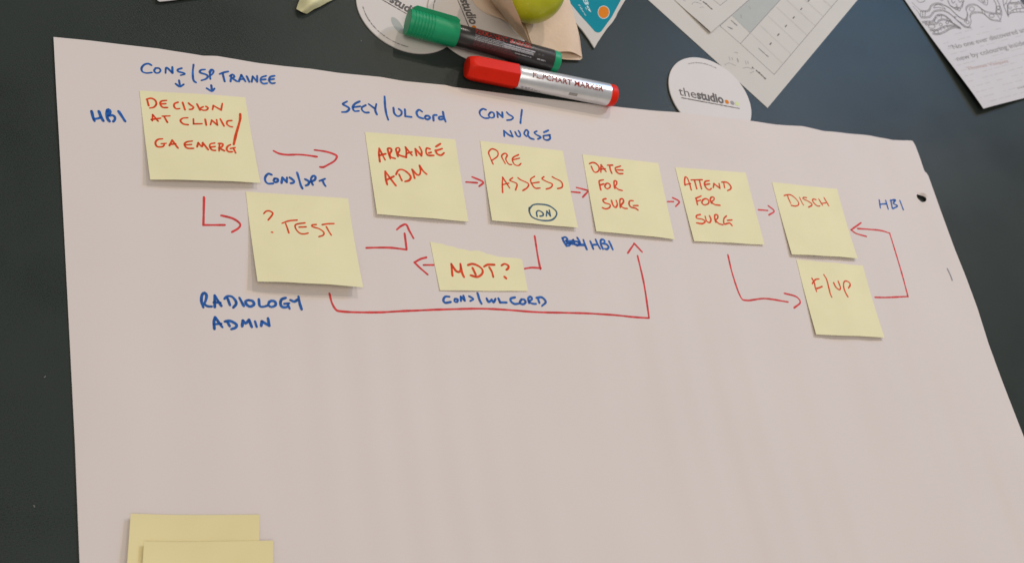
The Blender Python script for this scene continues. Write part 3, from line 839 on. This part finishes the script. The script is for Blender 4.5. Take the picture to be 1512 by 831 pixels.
def wrap_dashes(o0, fr, xa, xb, ang, r, wd, m, parent, gap=0.0006):
    vs, fs = [], []
    x = xa
    while x < xb:
        L = random.uniform(0.0012, 0.006)
        k = len(vs)
        n = max(1, int(L/0.002))
        vs += [Vector((x, -wd/2, 0)), Vector((min(xb, x+L), -wd/2, 0)), Vector((min(xb, x+L), wd/2, 0)), Vector((x, wd/2, 0))]
        fs.append((k, k+1, k+2, k+3))
        x += L+random.choice([gap, gap, gap*2.2])
    return wrap('fine_print', vs, fs, o0, fr, 0.0, 1.0, 1.0, ang, r, m, parent)

D = math.radians
# red flipchart marker
rr_ = 0.0100
red = empty('flipchart_pen')
ra = at(688.5, 99.0, 0.0106); rb = at(908.0, 142.3, 0.0100)
fr = frame(ra, rb); LR = fr[3]
hexk = lambda t, k: 1+k*(math.cos(D(30))/math.cos(((t-D(116)+D(30)) % D(60))-D(30))*1.0-1+0.03) if k else 1
def hexs(t, k):
    c = ((t-D(116)) % D(60))          # edge of the hexagon at 116 degrees
    c = min(c, D(60)-c)               # 0 at an edge, 30 deg at a flat
    h = math.cos(D(30))/math.cos(D(30)-c)
    return (1-k)+k*h*1.0
xc = (at(762.5, 111.5, 0.0108)-ra).length
tube('cap', ra, fr, [(0.0, 0.0070, 0), (0.0004, 0.0084, 0), (0.0020, 0.0096, 0.2), (0.0050, 0.0106, 0.6), (0.0072, 0.0110, 0.95), (0.009, 0.0111, 1), (xc-0.001, 0.0113, 1), (xc-0.0002, 0.0111, 1), (xc, 0.0108, 1)], REDCAP, red, seg=72, shape=hexs)
tube('barrel', ra, fr, [(xc-0.002, 0.0090, 0), (xc+0.0002, 0.0097, 0), (xc+0.001, 0.0100, 0), (LR-0.0085, 0.0100, 0), (LR-0.0080, 0.0099, 0)], SILVER, red)
tube('end_plug', ra, fr, [(LR-0.0083, 0.0093, 0), (LR-0.0081, 0.0099, 0), (LR-0.0030, 0.0098, 0), (LR-0.0012, 0.0092, 0), (LR-0.0003, 0.0080, 0), (LR, 0.0066, 0)], REDCAP, red)
xt0 = (at(779.5, 112.4, 0.018)-at(687, 93.5, 0.018)).length; xt1 = (at(884.5, 136, 0.018)-at(687, 93.5, 0.018)).length
wrap_text('FLIPCHART MARKER', ra, fr, xt0, xt1, 0.0050, D(104), 0.0101, BROWNRED, red, bold=0.014)
wrap_dashes(ra, fr, xc+0.003, xc+0.016, D(178), 0.0101, 0.0012, GREYPR, red)
wrap_dashes(ra, fr, xc+0.004, xc+0.022, D(188), 0.0101, 0.0008, GREYPR, red)
x2 = xc+0.048
wrap('price_patch', [Vector((0, -1, 0)), Vector((1, -1, 0)), Vector((1, 1, 0)), Vector((0, 1, 0))], [(0, 1, 2, 3)], ra, fr, x2, 0.008, 0.0014, D(163), 0.0101, LGREY, red)
tag(red, 'silver marker pen with a faceted red cap, lying along the edge of the flipchart sheet', 'marker pen', 'whiteboard and flipchart marker pens')
rebase(red, (ra.x, ra.y, 0.0))
red.location = (ra.x, ra.y, 0.0)

# green marker
grn = empty('marker_pen')
ga = at(601.5, 32.5, 0.0155); gb = at(824.5, 92.8, 0.0140)
fr = frame(ga, gb); LG = fr[3]
xg = (at(674.5, 50.5, 0.0155)-ga).length
prof = [(0.0, 0.0105, 0), (0.0003, 0.0110, 0)]
x = 0.0018
for k in range(7):
    prof += [(x, 0.01135, 0), (x+0.0014, 0.01145, 0), (x+0.0019, 0.01095, 0), (x+0.0024, 0.01095, 0)]
    x += 0.0028
prof += [(x, 0.01135, 0), (xg-0.0010, 0.0108, 0), (xg-0.0003, 0.0106, 0), (xg, 0.0100, 0)]
cap = tube('cap', ga, fr, prof, GREENCAP, grn)
# clip on the cap
ax, sd, up, _ = fr
tcl = D(50)
rad = sd*math.cos(tcl)+up*math.sin(tcl); tan = -sd*math.sin(tcl)+up*math.cos(tcl)
vs = []
for x_, r0, r1 in ((0.0025, 0.0105, 0.0132), (0.005, 0.0105, 0.0150), (xg-0.004, 0.0105, 0.0146), (xg-0.0006, 0.0103, 0.0130)):
    for s_ in (-1, 1):
        for r_ in (r0, r1): vs.append(ga+ax*x_+rad*r_+tan*0.0011*s_)
fs = [(0, 1, 3, 2), (12, 14, 15, 13)]
for k in range(3):
    b_ = 4*k
    fs += [(b_, b_+4, b_+5, b_+1), (b_+2, b_+3, b_+7, b_+6), (b_+1, b_+5, b_+7, b_+3), (b_, b_+2, b_+6, b_+4)]
mesh('clip', vs, fs, GREENCAP, grn)
tube('barrel', ga, fr, [(xg-0.002, 0.0085, 0), (xg-0.0005, 0.0094, 0), (xg+0.012, 0.0096, 0), (xg+0.0125, 0.0098, 0), (LG-0.0075, 0.0098, 0), (LG-0.0070, 0.0095, 0)], BLACKPL, grn)
tube('end_plug', ga, fr, [(LG-0.0072, 0.0088, 0), (LG-0.0070, 0.0096, 0), (LG-0.0020, 0.0093, 0), (LG-0.0006, 0.0086, 0), (LG, 0.0072, 0)], GREENCAP, grn)
xs, xe = xg+0.0135, xg+0.0660
R0 = 0.0098
wrap_text('PERMANENT MARKER', ga, fr, xs, xe-0.001, 0.0056, D(83), R0, REDPR, grn, bold=0.012)
for k in range(3):
    wrap_dashes(ga, fr, xs, xe-0.026+0.006*k, D(107+7.0*k), R0, 0.00055, GREYPR, grn, gap=0.0003)
for k, (da, m_, x_b) in enumerate(((112, GREYPR, 0.003), (122, GREYPR, 0.002), (129, GREYPR, 0.002))):
    wrap_dashes(ga, fr, xe-0.026, xe+x_b, D(da), R0, 0.0012 if k < 2 else 0.0007, m_, grn, gap=0.0002)
for k in range(5):
    wrap_dashes(ga, fr, xs, xe-0.022+0.003*k, D(130+7*k), R0, 0.0006, DIMRED if k else GREYPR, grn, gap=0.0004)
wrap_dashes(ga, fr, xe-0.015, xe+0.0005, D(143), R0, 0.0007, GREYPR, grn)
wrap_dashes(ga, fr, xe+0.006, xe+0.012, D(118), R0, 0.0016, mat('grey_mark', (0.07, 0.068, 0.07), 0.5), grn)
wrap_dashes(ga, fr, xe+0.006, xe+0.014, D(142), R0, 0.0012, GREYPR, grn)
tag(grn, 'black marker pen with a ribbed green cap, lying across two coasters and the napkin', 'marker pen', 'whiteboard and flipchart marker pens')
rebase(grn, (ga.x, ga.y, 0.0028))

# ---------------------------------------------------------------- napkin and apple
nap = empty('paper_napkin')
def surf(name, rows_px, m, parent, nu=14, nv=14, th=0.0003, crinkle=0.0, smooth=True):
    """rows of (px, py, z) control points lofted into a smooth sheet"""
    R = []
    for row in rows_px:
        pts = [at(a, b, c) for a, b, c in row]
        cm = catmull(pts, 0.002) if len(pts) > 2 else pts
        R.append(resample(cm, nu))
    P = []
    cols = []
    for i in range(nu+1):
        col = [R[j][i] for j in range(len(R))]
        cm = catmull(col, 0.002) if len(col) > 2 else col
        cols.append(resample(cm, nv))
    for j in range(nv+1):
        row = []
        for i in range(nu+1):
            p = cols[i][j].copy()
            if crinkle: p.z += crinkle*math.sin(p.x*310+p.y*90)*math.sin(p.y*270-p.x*60)
            row.append(p)
        P.append(row)
    return grid_mesh(name, P, m, parent, th=th, smooth=smooth)
# bottom layer, whose lower edge shows inside the folded mouth
surf('lower_layer', [[(745, -60, .0032), (790, -60, .0032), (826, -60, .0030)], [(760, 0, .0032), (800, 0, .0032), (840, 0, .0028)], [(776, 50, .0032), (812, 50, .0030), (851, 45, .0026)], [(790, 76, .0030), (828, 87, .0026), (856, 89.0, .0026)]], NAPKIN, nap)
# top layer: bulges up at the mouth, joined to the lower layer along the right-hand fold
surf('top_layer', [[(745, -60, .0050), (785, -60, .0062), (815, -60, .0060), (827, -60, .0034)],
                   [(763, 0, .0050), (795, 0, .0060), (830, 0, .0064), (841, 0, .0034)],
                   [(775, 35, .0052), (805, 40, .0056), (838, 36, .0070), (850.5, 34.6, .0034)],
                   [(782, 56, .0050), (812, 60, .0056), (843, 60, .0085), (855.5, 62, .0034)],
                   [(786, 66, .0046), (815, 76, .0052), (842, 76.5, .0088), (858.8, 84, .0034)]], NAPKIN, nap, nu=20, nv=24, crinkle=0.00012)
# rolled fold at the right-hand corner of the mouth
surf('corner_roll', [[(850.8, 36, .0034), (851.5, 36, .0029), (851, 37, .0024)], [(856, 62, .0036), (857, 62, .0030), (856, 63, .0024)], [(858.8, 84, .0036), (860, 86, .0030), (856, 89.4, .0024)]], NAPKIN, nap, nu=6, nv=8)
# left-hand flap that leans up against the apple
surf('raised_flap', [[(700, -55, .0045), (718, -55, .050), (738, -55, .070)],
                     [(724, 0, .0045), (738, 0, .040), (756, 0, .0590)],
                     [(736, 15, .0045), (748, 13, .036), (760.5, 11, .0540)],
                     [(748, 30, .0045), (756, 27, .028), (765.5, 23, .0480)],
                     [(760, 45, .0045), (764, 40, .018), (769.5, 33, .0360)],
                     [(773, 58, .0045), (774, 53, .010), (775.5, 48, .0160)],
                     [(787, 70, .0042), (785, 68, .006), (782, 64, .0080)]], NAPKIN, nap, nu=16, nv=34, crinkle=0.00018)
# shaded fold lying on the coaster to the left of it
surf('under_fold', [[(676, -40, .0034), (690, -40, .0060), (704, -40, .0046)], [(697, 0, .0034), (713, 0, .0062), (727, 0, .0046)], [(709, 14, .0034), (724, 16, .0058), (737, 15, .0046)],
                    [(724, 23, .0034), (735, 25, .0050), (747, 27, .0044)], [(738, 27, .0034), (745, 31, .0042), (752, 35, .0042)]], NAPKIN, nap, nu=10, nv=14)
tag(nap, 'crumpled beige paper napkin with folded layers, lying under the green apple', 'napkin')
na = at(800, 20, 0)
rebase(nap, (na.x, na.y, 0.0))

zc = 0.0330
ac = at(784, -15.5, zc)
dist = (ac-Vector((0, 0, CAM_H))).length
ar = 49.0/F_PX*dist*1.0
bm = bmesh.new()
prof = []
for k in range(33):
    t = math.pi*k/32
    r = math.sin(t)*(1+0.06*math.cos(t))
    z = math.cos(t)
    if k < 5: z -= 0.16*(1-k/5)**1.5
    if k > 28: z += 0.10*((k-28)/4)**1.5
    prof.append((max(r, 0.0), z))
N = 64
tiltm = Matrix.Rotation(D(14), 4, 'X') @ Matrix.Rotation(D(-10), 4, 'Y')
rings = []
for r, z in prof:
    ring = []
    for i in range(N):
        t = 2*math.pi*i/N
        lob = 1+0.014*math.cos(5*t)*(abs(z)**2)
        v = tiltm @ Vector((r*math.cos(t)*lob*ar, r*math.sin(t)*lob*ar, z*ar*0.96))
        ring.append(bm.verts.new(v+ac))
    rings.append(ring)
for a, b in zip(rings, rings[1:]):
    for i in range(N): bm.faces.new((a[i], b[i], b[(i+1) % N], a[(i+1) % N]))
bmesh.ops.remove_doubles(bm, verts=bm.verts, dist=1e-5)
bmesh.ops.recalc_face_normals(bm, faces=bm.faces)
apple = finish(bm, 'apple', APPLE, smooth=True)
tag(apple, 'glossy green apple resting on the crumpled napkin at the top of the picture', 'apple')
sfr = [(0, 0.0012, 0), (0.006, 0.0010, 0), (0.011, 0.0012, 0), (0.013, 0.0018, 0)]
s0 = ac+(tiltm @ Vector((0, 0, ar*0.78))); s1 = s0+(tiltm @ Vector((0.003, 0.002, 0.014)))
tube('stem', s0, frame(s0, s1), sfr, STEM, apple, seg=12)
rebase(apple, (ac.x, ac.y, ac.z-ar*0.93))

# ---------------------------------------------------------------- teal packet
def zpk(x, y): return 0.0016
pk_px = [(842, 18), (850, 33.7), (860, 45), (870, 58.8), (877.8, 71.3), (882.5, 63), (888.4, 54), (896, 43), (904.8, 32.7), (909, 26), (912.5, 18.3), (923.5, 0), (945, -40), (905, -70), (828, -5)]
pk = plate('snack_wrapper', [at(a, b, .0022) for a, b in pk_px], 0.0010, 0.0012, WHITE)
tag(pk, 'teal and white snack wrapper corner with an orange dot, beside the napkin', 'wrapper')
tl_px = [(838, 1.5), (842, 5), (856.6, 23), (870, 37.5), (876.8, 45.4), (879, 47.5), (882.2, 48.6), (885, 48.4), (887.4, 47), (890, 44), (895, 37), (903, 26), (906, 20.5), (917, 0), (938, -38), (905, -62), (830, -8)]
plate('printed_panel', [at(a, b, .0022) for a, b in tl_px], 0.0022, 0.00012, TEAL, pk)
zt = lambda x, y: 0.00232
for rad_, m_, dz in ((8.8, PALETEAL, 0.0001), (7.9, ORANGE, 0.0002)):
    pts = [at(891.3+rad_*math.cos(t), 18.6+rad_*1.12*math.sin(t), 0.0024) for t in [2*math.pi*k/28 for k in range(28)]]
    mesh('orange_dot' if m_ is ORANGE else 'dot_ring', [(p.x, p.y, 0.00232+dz) for p in pts], [tuple(range(28))[::-1]], m_, pk)
put_text('8g', at(859, -3, .0024), at(868.5, 18.5, .0024), zt, PALETEAL, pk, cap=0.0052, bold=0.02)
put_text('Fibre', at(853.5, 8, .0024), at(864, 24, .0024), zt, PALETEAL, pk, cap=0.0022, bold=0.01)
bm = bmesh.new()
ribbon(bm, [at(846, 12, .0024), at(862, 33, .0024), at(876, 49.5, .0024)], 0.0005, lambda x, y: 0.00225, 0.0)
finish(bm, 'seam', BOARD, pk, flipup=True)
pz = at(877.8, 71.3, 0)
rebase(pk, (pz.x, pz.y, 0))

# ---------------------------------------------------------------- printed sheets
def zp1(x, y): return 0.00045
p1tip = at(1133.5, 159.5, .0005)
e1 = (at(957, 0, .0005)-p1tip); e1.z = 0; e1.normalize()
e2 = Vector((-e1.y, e1.x, 0))
if (at(1266.6, 0, .0005)-p1tip).dot(e2) < 0: e2 = -e2
e2 = (at(1266.6, 0, .0005)-p1tip); e2.z = 0; e2.normalize()
P1 = [p1tip, p1tip+e2*0.297, p1tip+e2*0.297+e1*0.21, p1tip+e1*0.21]
sh1 = plate('printed_sheet', P1, 0.00015, 0.0003, WHITE)
tag(sh1, 'white printed sheet with a table of boxes, its corner touching the coaster', 'paper sheet')
def line_px(pairs, wd, zf, m, parent, name):
    bm = bmesh.new()
    for k, (a, b) in enumerate(pairs):
        ribbon(bm, [hit(*a, zf), hit(*b, zf)], wd, zf, 0.00008+0.00001*(k % 8), wob=0.0)
    return finish(bm, name, m, parent, flipup=True)
q6 = lambda x, y: (1060+x/6.924, y/6.924)
# shaded column of the table
gp = [hit(*q6(*v), zp1) for v in ((145, 165), (330, 345), (640, 0), (760, -130), (575, -310), (320, 0))]
gp = [hit(*q6(*v), zp1) for v in ((145, 165), (330, 345), (640, 0), (950, -340), (760, -520), (320, 0))]
mesh('shaded_column', [(p.x, p.y, 0.00045+0.00005) for p in gp], [tuple(range(6))[::-1]], SHADE, sh1)
line_px([(q6(20, 268), q6(230, 450)), (q6(230, 450), q6(575, 765)), (q6(575, 765), q6(1225, 0)), (q6(1225, 0), q6(1560, -395)), (q6(230, 450), q6(640, 0)), (q6(640, 0), q6(980, -372)), (q6(20, 268), q6(320, 0)), (q6(320, 0), q6(640, -285))], 0.00055, zp1, MGREY, sh1, 'table_frame')
rws = []
for k in range(10):
    t = (k*86)
    a = q6(345+t*0.985, 352-t*1.065)
    b = q6(660+t*0.985, 652-t*1.10)
    rws.append((a, b))
rws.append((q6(145, 165), q6(335, 348)))
line_px(rws, 0.00035, zp1, FAINT, sh1, 'table_rows')
bm = bmesh.new()
for (x, y) in ((538, 450), (618, 358), (695, 270), (775, 183), (852, 95), (928, 10)):
    a = hit(*q6(x-7, y+8), zp1); b = hit(*q6(x+7, y-8), zp1)
    ribbon(bm, [a, b], 0.0012, zp1, 0.0001)
finish(bm, 'printed_marks', GREY, sh1, flipup=True)
def dashed(pa_, pb_, wd, zf, m, parent, n=7, name='fine_print', off=0.0001, fill=0.7):
    bm = bmesh.new()
    a = hit(*pa_, zf); b = hit(*pb_, zf)
    for k in range(n):
        t0 = (k+random.uniform(0, 0.12))/n; t1 = (k+fill+random.uniform(-0.1, 0.15))/n
        ribbon(bm, [a.lerp(b, t0), a.lerp(b, min(1, t1))], wd, zf, off, wob=0.2)
    return finish(bm, name, m, parent, flipup=True)
dashed(q6(415, 495), q6(512, 582), 0.0011, zp1, LGREY, sh1, 8, fill=0.9)
dashed(q6(140, 215), q6(195, 265), 0.0016, zp1, LGREY, sh1, 3)
dashed(q6(103, 278), q6(148, 300), 0.0016, zp1, LGREY, sh1, 3)
dashed(q6(235, 150), q6(240, 190), 0.0010, zp1, FAINT, sh1, 2)
dashed(q6(315, 65), q6(335, 95), 0.0010, zp1, FAINT, sh1, 2)
put_text('Stage 4', hit(1131.5, 116.5, zp1), hit(1110.5, 98.5, zp1), zp1, GREY, sh1, cap=0.0022, bold=0.03)
q8 = lambda x, y: (920+x/4.155, y/4.155)
write([[(625,400),(650,388),(690,405)],[(735,420),(765,415),(790,425)],[(650,350),(655,370)],[(668,355),(672,368)],[(700,360),(706,382)],[(750,375),(755,395)],[(765,378),(768,392)],[(685,322),(702,326)],[(780,450),(800,440)]],
      (920, 0), 4.155, 0.0007, zp1, FAINT, sh1, 'pencil_doodle', base=0.0001)
write([[(702,365),(706,380)]], (920, 0), 4.155, 0.0015, zp1, LGREY, sh1, 'pencil_doodle', base=0.0001)
rebase(sh1, (p1tip.x, p1tip.y, 0))

def zp2(x, y):
    d = math.hypot(x-p2tip.x, y-p2tip.y)
    return 0.0008+0.0022*math.exp(-(d/0.03)**2)
p2tip = at(1049, 48.8, .002)
e1 = (at(996, 0, .001)-p2tip); e1.z = 0; e1.normalize()
e2 = (at(1105, 0, .001)-p2tip); e2.z = 0; e2.normalize()
P = []
for j in range(25):
    row = []
    for i in range(25):
        q = p2tip+e1*0.21*(i/24)**1.5+e2*0.297*(j/24)**1.5
        row.append(Vector((q.x, q.y, zp2(q.x, q.y))))
    P.append(row)
sh2 = grid_mesh('printed_sheet', P, WHITE, th=0.00025)
tag(sh2, 'white printed sheet lying on top of the other one, its corner slightly raised', 'paper sheet')
q5 = lambda x, y: (950+x/10.08, y/10.08)
line_px([(q5(1040, 0), q5(1145, 85)), (q5(1145, 85), q5(1250, 0)), (q5(1040, 0), q5(700, -275)), (q5(1250, 0), q5(2400, -950))], 0.0005, zp2, MGREY, sh2, 'table_frame')
put_text('Stage 5', hit(*q5(1032, 140), zp2), hit(*q5(835, -20), zp2), zp2, GREY, sh2, cap=0.0022, bold=0.03)
write([[(725,70),(745,40),(800,42),(865,65)],[(845,118),(860,112)],[(875,108),(895,115)],[(600,10),(620,20)]], (950, 0), 10.08, 0.0007, zp2, FAINT, sh2, 'pencil_doodle', base=0.0001)
rebase(sh2, (p2tip.x, p2tip.y, 0))

# ---------------------------------------------------------------- colouring sheet
cs0 = at(1452.7, 160.3, .008)
def zc_(x, y):
    d = math.hypot(x-cs0.x, y-cs0.y)
    return 0.0014+0.0062*math.exp(-(d/0.085)**2)
f1 = hit(1336, 0, zc_)-cs0; f1.z = 0; f1.normalize()
f2 = hit(1512, 145, zc_)-cs0; f2.z = 0; f2.normalize()
P = []
for j in range(31):
    row = []
    for i in range(31):
        q = cs0+f1*0.297*(i/30)**1.3+f2*0.21*(j/30)**1.3
        row.append(Vector((q.x, q.y, zc_(q.x, q.y))))
    P.append(row)
col = grid_mesh('colouring_sheet', P, COOLWHITE, th=0.0003)
tag(col, 'white colouring sheet with wavy outlined patterns and a printed quotation, near corner lifted', 'paper sheet')
s15 = 15.11
def art(strokes, off, wd=0.00072):
    strokes = strokes+[[(x+14, y+26) for x, y in st] for st in strokes if len(st) >= 6 and st[0] != st[-1]]+[[(x*0.5+(st[0][0]-18)*0.5-0, y) for x, y in st] for st in strokes if 0]
    # drop everything that falls off the sheet
    return write(strokes, off, s15, wd, zc_, LGREY_D, col, 'printed_pattern', base=0.0001)
LGREY_D = mat('grey_line_print', (0.19, 0.175, 0.175), 0.7, 0.2, 0.12, 500)
def circ(cx, cy, rx, ry, n=10): return [(cx+rx*math.cos(2*math.pi*k/n), cy+ry*math.sin(2*math.pi*k/n)) for k in range(n+1)]
art([[(250,60),(340,150),(440,240)],[(270,150),(380,270),(440,380)],[(440,240),(540,245),(620,225),(670,130),(740,85),(850,75),(960,110),(1080,175),(1180,270),(1290,370),(1420,440)],
     [(440,385),(560,382),(650,360),(720,270),(780,235),(920,228),(1040,270),(1140,345),(1230,430),(1330,520),(1420,590),(1560,610)],[(440,240),(440,385)],[(490,250),(485,380)],[(545,250),(540,380)],
     [(730,185),(760,135),(840,110),(930,150),(1000,215)],[(730,185),(850,175),(1000,215)],
     [(470,495),(560,480),(700,475),(750,420),(790,350),(880,325),(980,350),(1060,410),(1140,480)],[(530,540),(660,535),(790,520),(850,455),(940,430),(1040,450),(1130,500),(1230,560),(1330,625)],
     circ(690,600,75,42),circ(890,555,35,30),circ(1035,510,32,28),[(640,670),(800,665),(920,605),(1080,570),(1200,575),(1330,625)],[(700,745),(830,755),(950,715),(1080,640),(1200,605),(1330,625)],
     [(570,482),(560,536)],[(640,478),(640,535)],[(730,430),(770,520)],[(760,400),(810,420)],[(820,340),(860,370),(905,340),(905,420)],[(1030,380),(1030,440)],[(1100,440),(1080,470)],
     [(710,672),(745,730)],[(745,730),(800,668)],[(830,665),(835,750)],[(880,630),(910,690)],[(950,605),(985,660)],[(1030,590),(1050,635)],
     [(350,10),(420,60),(520,40),(540,0)],[(870,0),(910,25),(950,0)],[(1200,365),(1200,410),(1240,375)],
     [(1040,0),(1090,110),(1200,175),(1340,160),(1380,40),(1400,0)],circ(1245,195,34,34),circ(1300,215,30,42),[(1130,0),(1160,80),(1210,40)],[(1280,0),(1320,60),(1360,20)],[(1230,90),(1260,150)]], (1330, 0))
art([[(210,460),(235,380),(240,290),(210,210),(240,140),(320,100),(430,105),(520,165),(600,225),(700,270),(880,300),(1010,315)],[(300,380),(310,330),(370,280),(540,275),(640,330),(720,400),(800,440),(985,465)],[(1010,315),(1000,390),(985,465)],
     [(190,440),(185,490)],[(235,390),(190,460),(180,500)],[(300,380),(330,470),(310,560),(262,625)],[(262,625),(180,570),(80,500),(0,440)],circ(250,505,38,38),circ(345,210,58,48),circ(790,360,60,36),[(540,180),(590,290)],[(630,245),(640,325)],[(880,300),(985,450)],
     [(480,0),(560,60),(670,125),(700,60),(690,0)],[(560,10),(600,60)],[(620,20),(650,90)],[(640,0),(600,70)],
     [(830,0),(880,90),(890,160),(880,290)],[(910,0),(960,110),(1000,220),(1015,310)],circ(935,180,34,34),circ(945,265,48,40),
     [(1040,0),(1060,140),(1150,360)],[(1150,360),(1220,300),(1350,280),(1512,275)],[(1150,360),(1140,220),(1140,120),(1180,70),(1350,75),(1450,40),(1512,0)],[(1180,290),(1290,220),(1420,200),(1512,190)],
     circ(1200,185,30,26),circ(1325,150,30,24),circ(1490,110,45,38),[(1260,235),(1280,285)],[(1340,215),(1350,275)],[(1420,205),(1430,275)],[(1130,0),(1110,100)],[(1230,0),(1200,60),(1330,60),(1400,30)],[(1060,130),(1120,60)]], (1412, 0))
put_text('\u201cNo one ever discovered anything', hit(1404, 74.2, zc_), hit(1537, 41.5, zc_), zc_, MGREY, col, cap=0.0066, bold=0.0)
put_text('new by colouring inside the lines.\u201d', hit(1414.5, 90.5, zc_), hit(1558, 55.0, zc_), zc_, MGREY, col, cap=0.0066, bold=0.0)
put_text('Thomas Vasquez', hit(1429, 104, zc_), hit(1490, 92, zc_), zc_, PINKPR, col, cap=0.0044, bold=0.006)
bm = bmesh.new()
for k in range(15):
    y0 = 58+k*8.0
    x0 = 1384+k*5.2
    L = 128
    x = 4
    while x < L:
        w_ = random.uniform(3, 10)
        if random.random() < 0.72:
            X0 = x0+x; Y0 = y0-x*0.27
            if X0 < 1530 and (Y0 > 40):
                a = hit(X0, Y0, zc_); b = hit(X0+w_, Y0-w_*0.27, zc_)
                ribbon(bm, [a, b], 0.0008, zc_, 0.00006, wob=0.2)
        x += w_+random.uniform(1.5, 5)
# keep only the pale show-through that lies on the sheet
for v in list(bm.verts):
    q = v.co-cs0
    M = Matrix(((f1.x, f2.x), (f1.y, f2.y))).inverted() @ Vector((q.x, q.y))
    if not (0.004 < M[0] < 0.28 and 0.006 < M[1] < 0.2): bm.verts.remove(v)
tag(finish(bm, 'show_through_print', mat('show_through', (0.49, 0.455, 0.45), 0.7, 0.2, 0.05, 300), col, flipup=True), 'faint grey lines of print showing through from the back')
dashed((1503, 131), (1514, 128), 0.0012, zc_, LGREY, col, 3)
rebase(col, (cs0.x, cs0.y, 0))

# ---------------------------------------------------------------- scraps at the top edge
sc = surf('yellow_scrap', [[(437.6, 13.8, .002), (446, 17.5, .005), (454, 19.6, .002)], [(440, 6, .002), (456, 7, .010), (468, 12.4, .003)], [(442.5, 0, .002), (462, -3, .012), (489, 0.8, .003)], [(452, -30, .002), (480, -30, .012), (525, -22, .003)]], mat('scrap_yellow', (0.78, 0.74, 0.45), 0.75, 0.2, 0.10, 90, 0.0003, 300), None, nu=14, nv=16, crinkle=0.0009)
tag(sc, 'crumpled pale yellow paper scrap at the top edge, left of the coasters', 'paper scrap')
ps = at(450, 12, 0); rebase(sc, (ps.x, ps.y, 0))
wp = [at(232.5, 0.3, .003), at(236, 2.2, .003), at(250, 0.8, .003), at(300, -6, .003), at(300, -40, .003), at(225, -40, .003)]
ws = plate('white_card', wp, 0.0020, 0.0006, COOLWHITE)
tag(ws, 'corner of a bluish white card just showing at the top edge, above the flipchart corner', 'card')
rebase(ws, (wp[1].x, wp[1].y, 0))
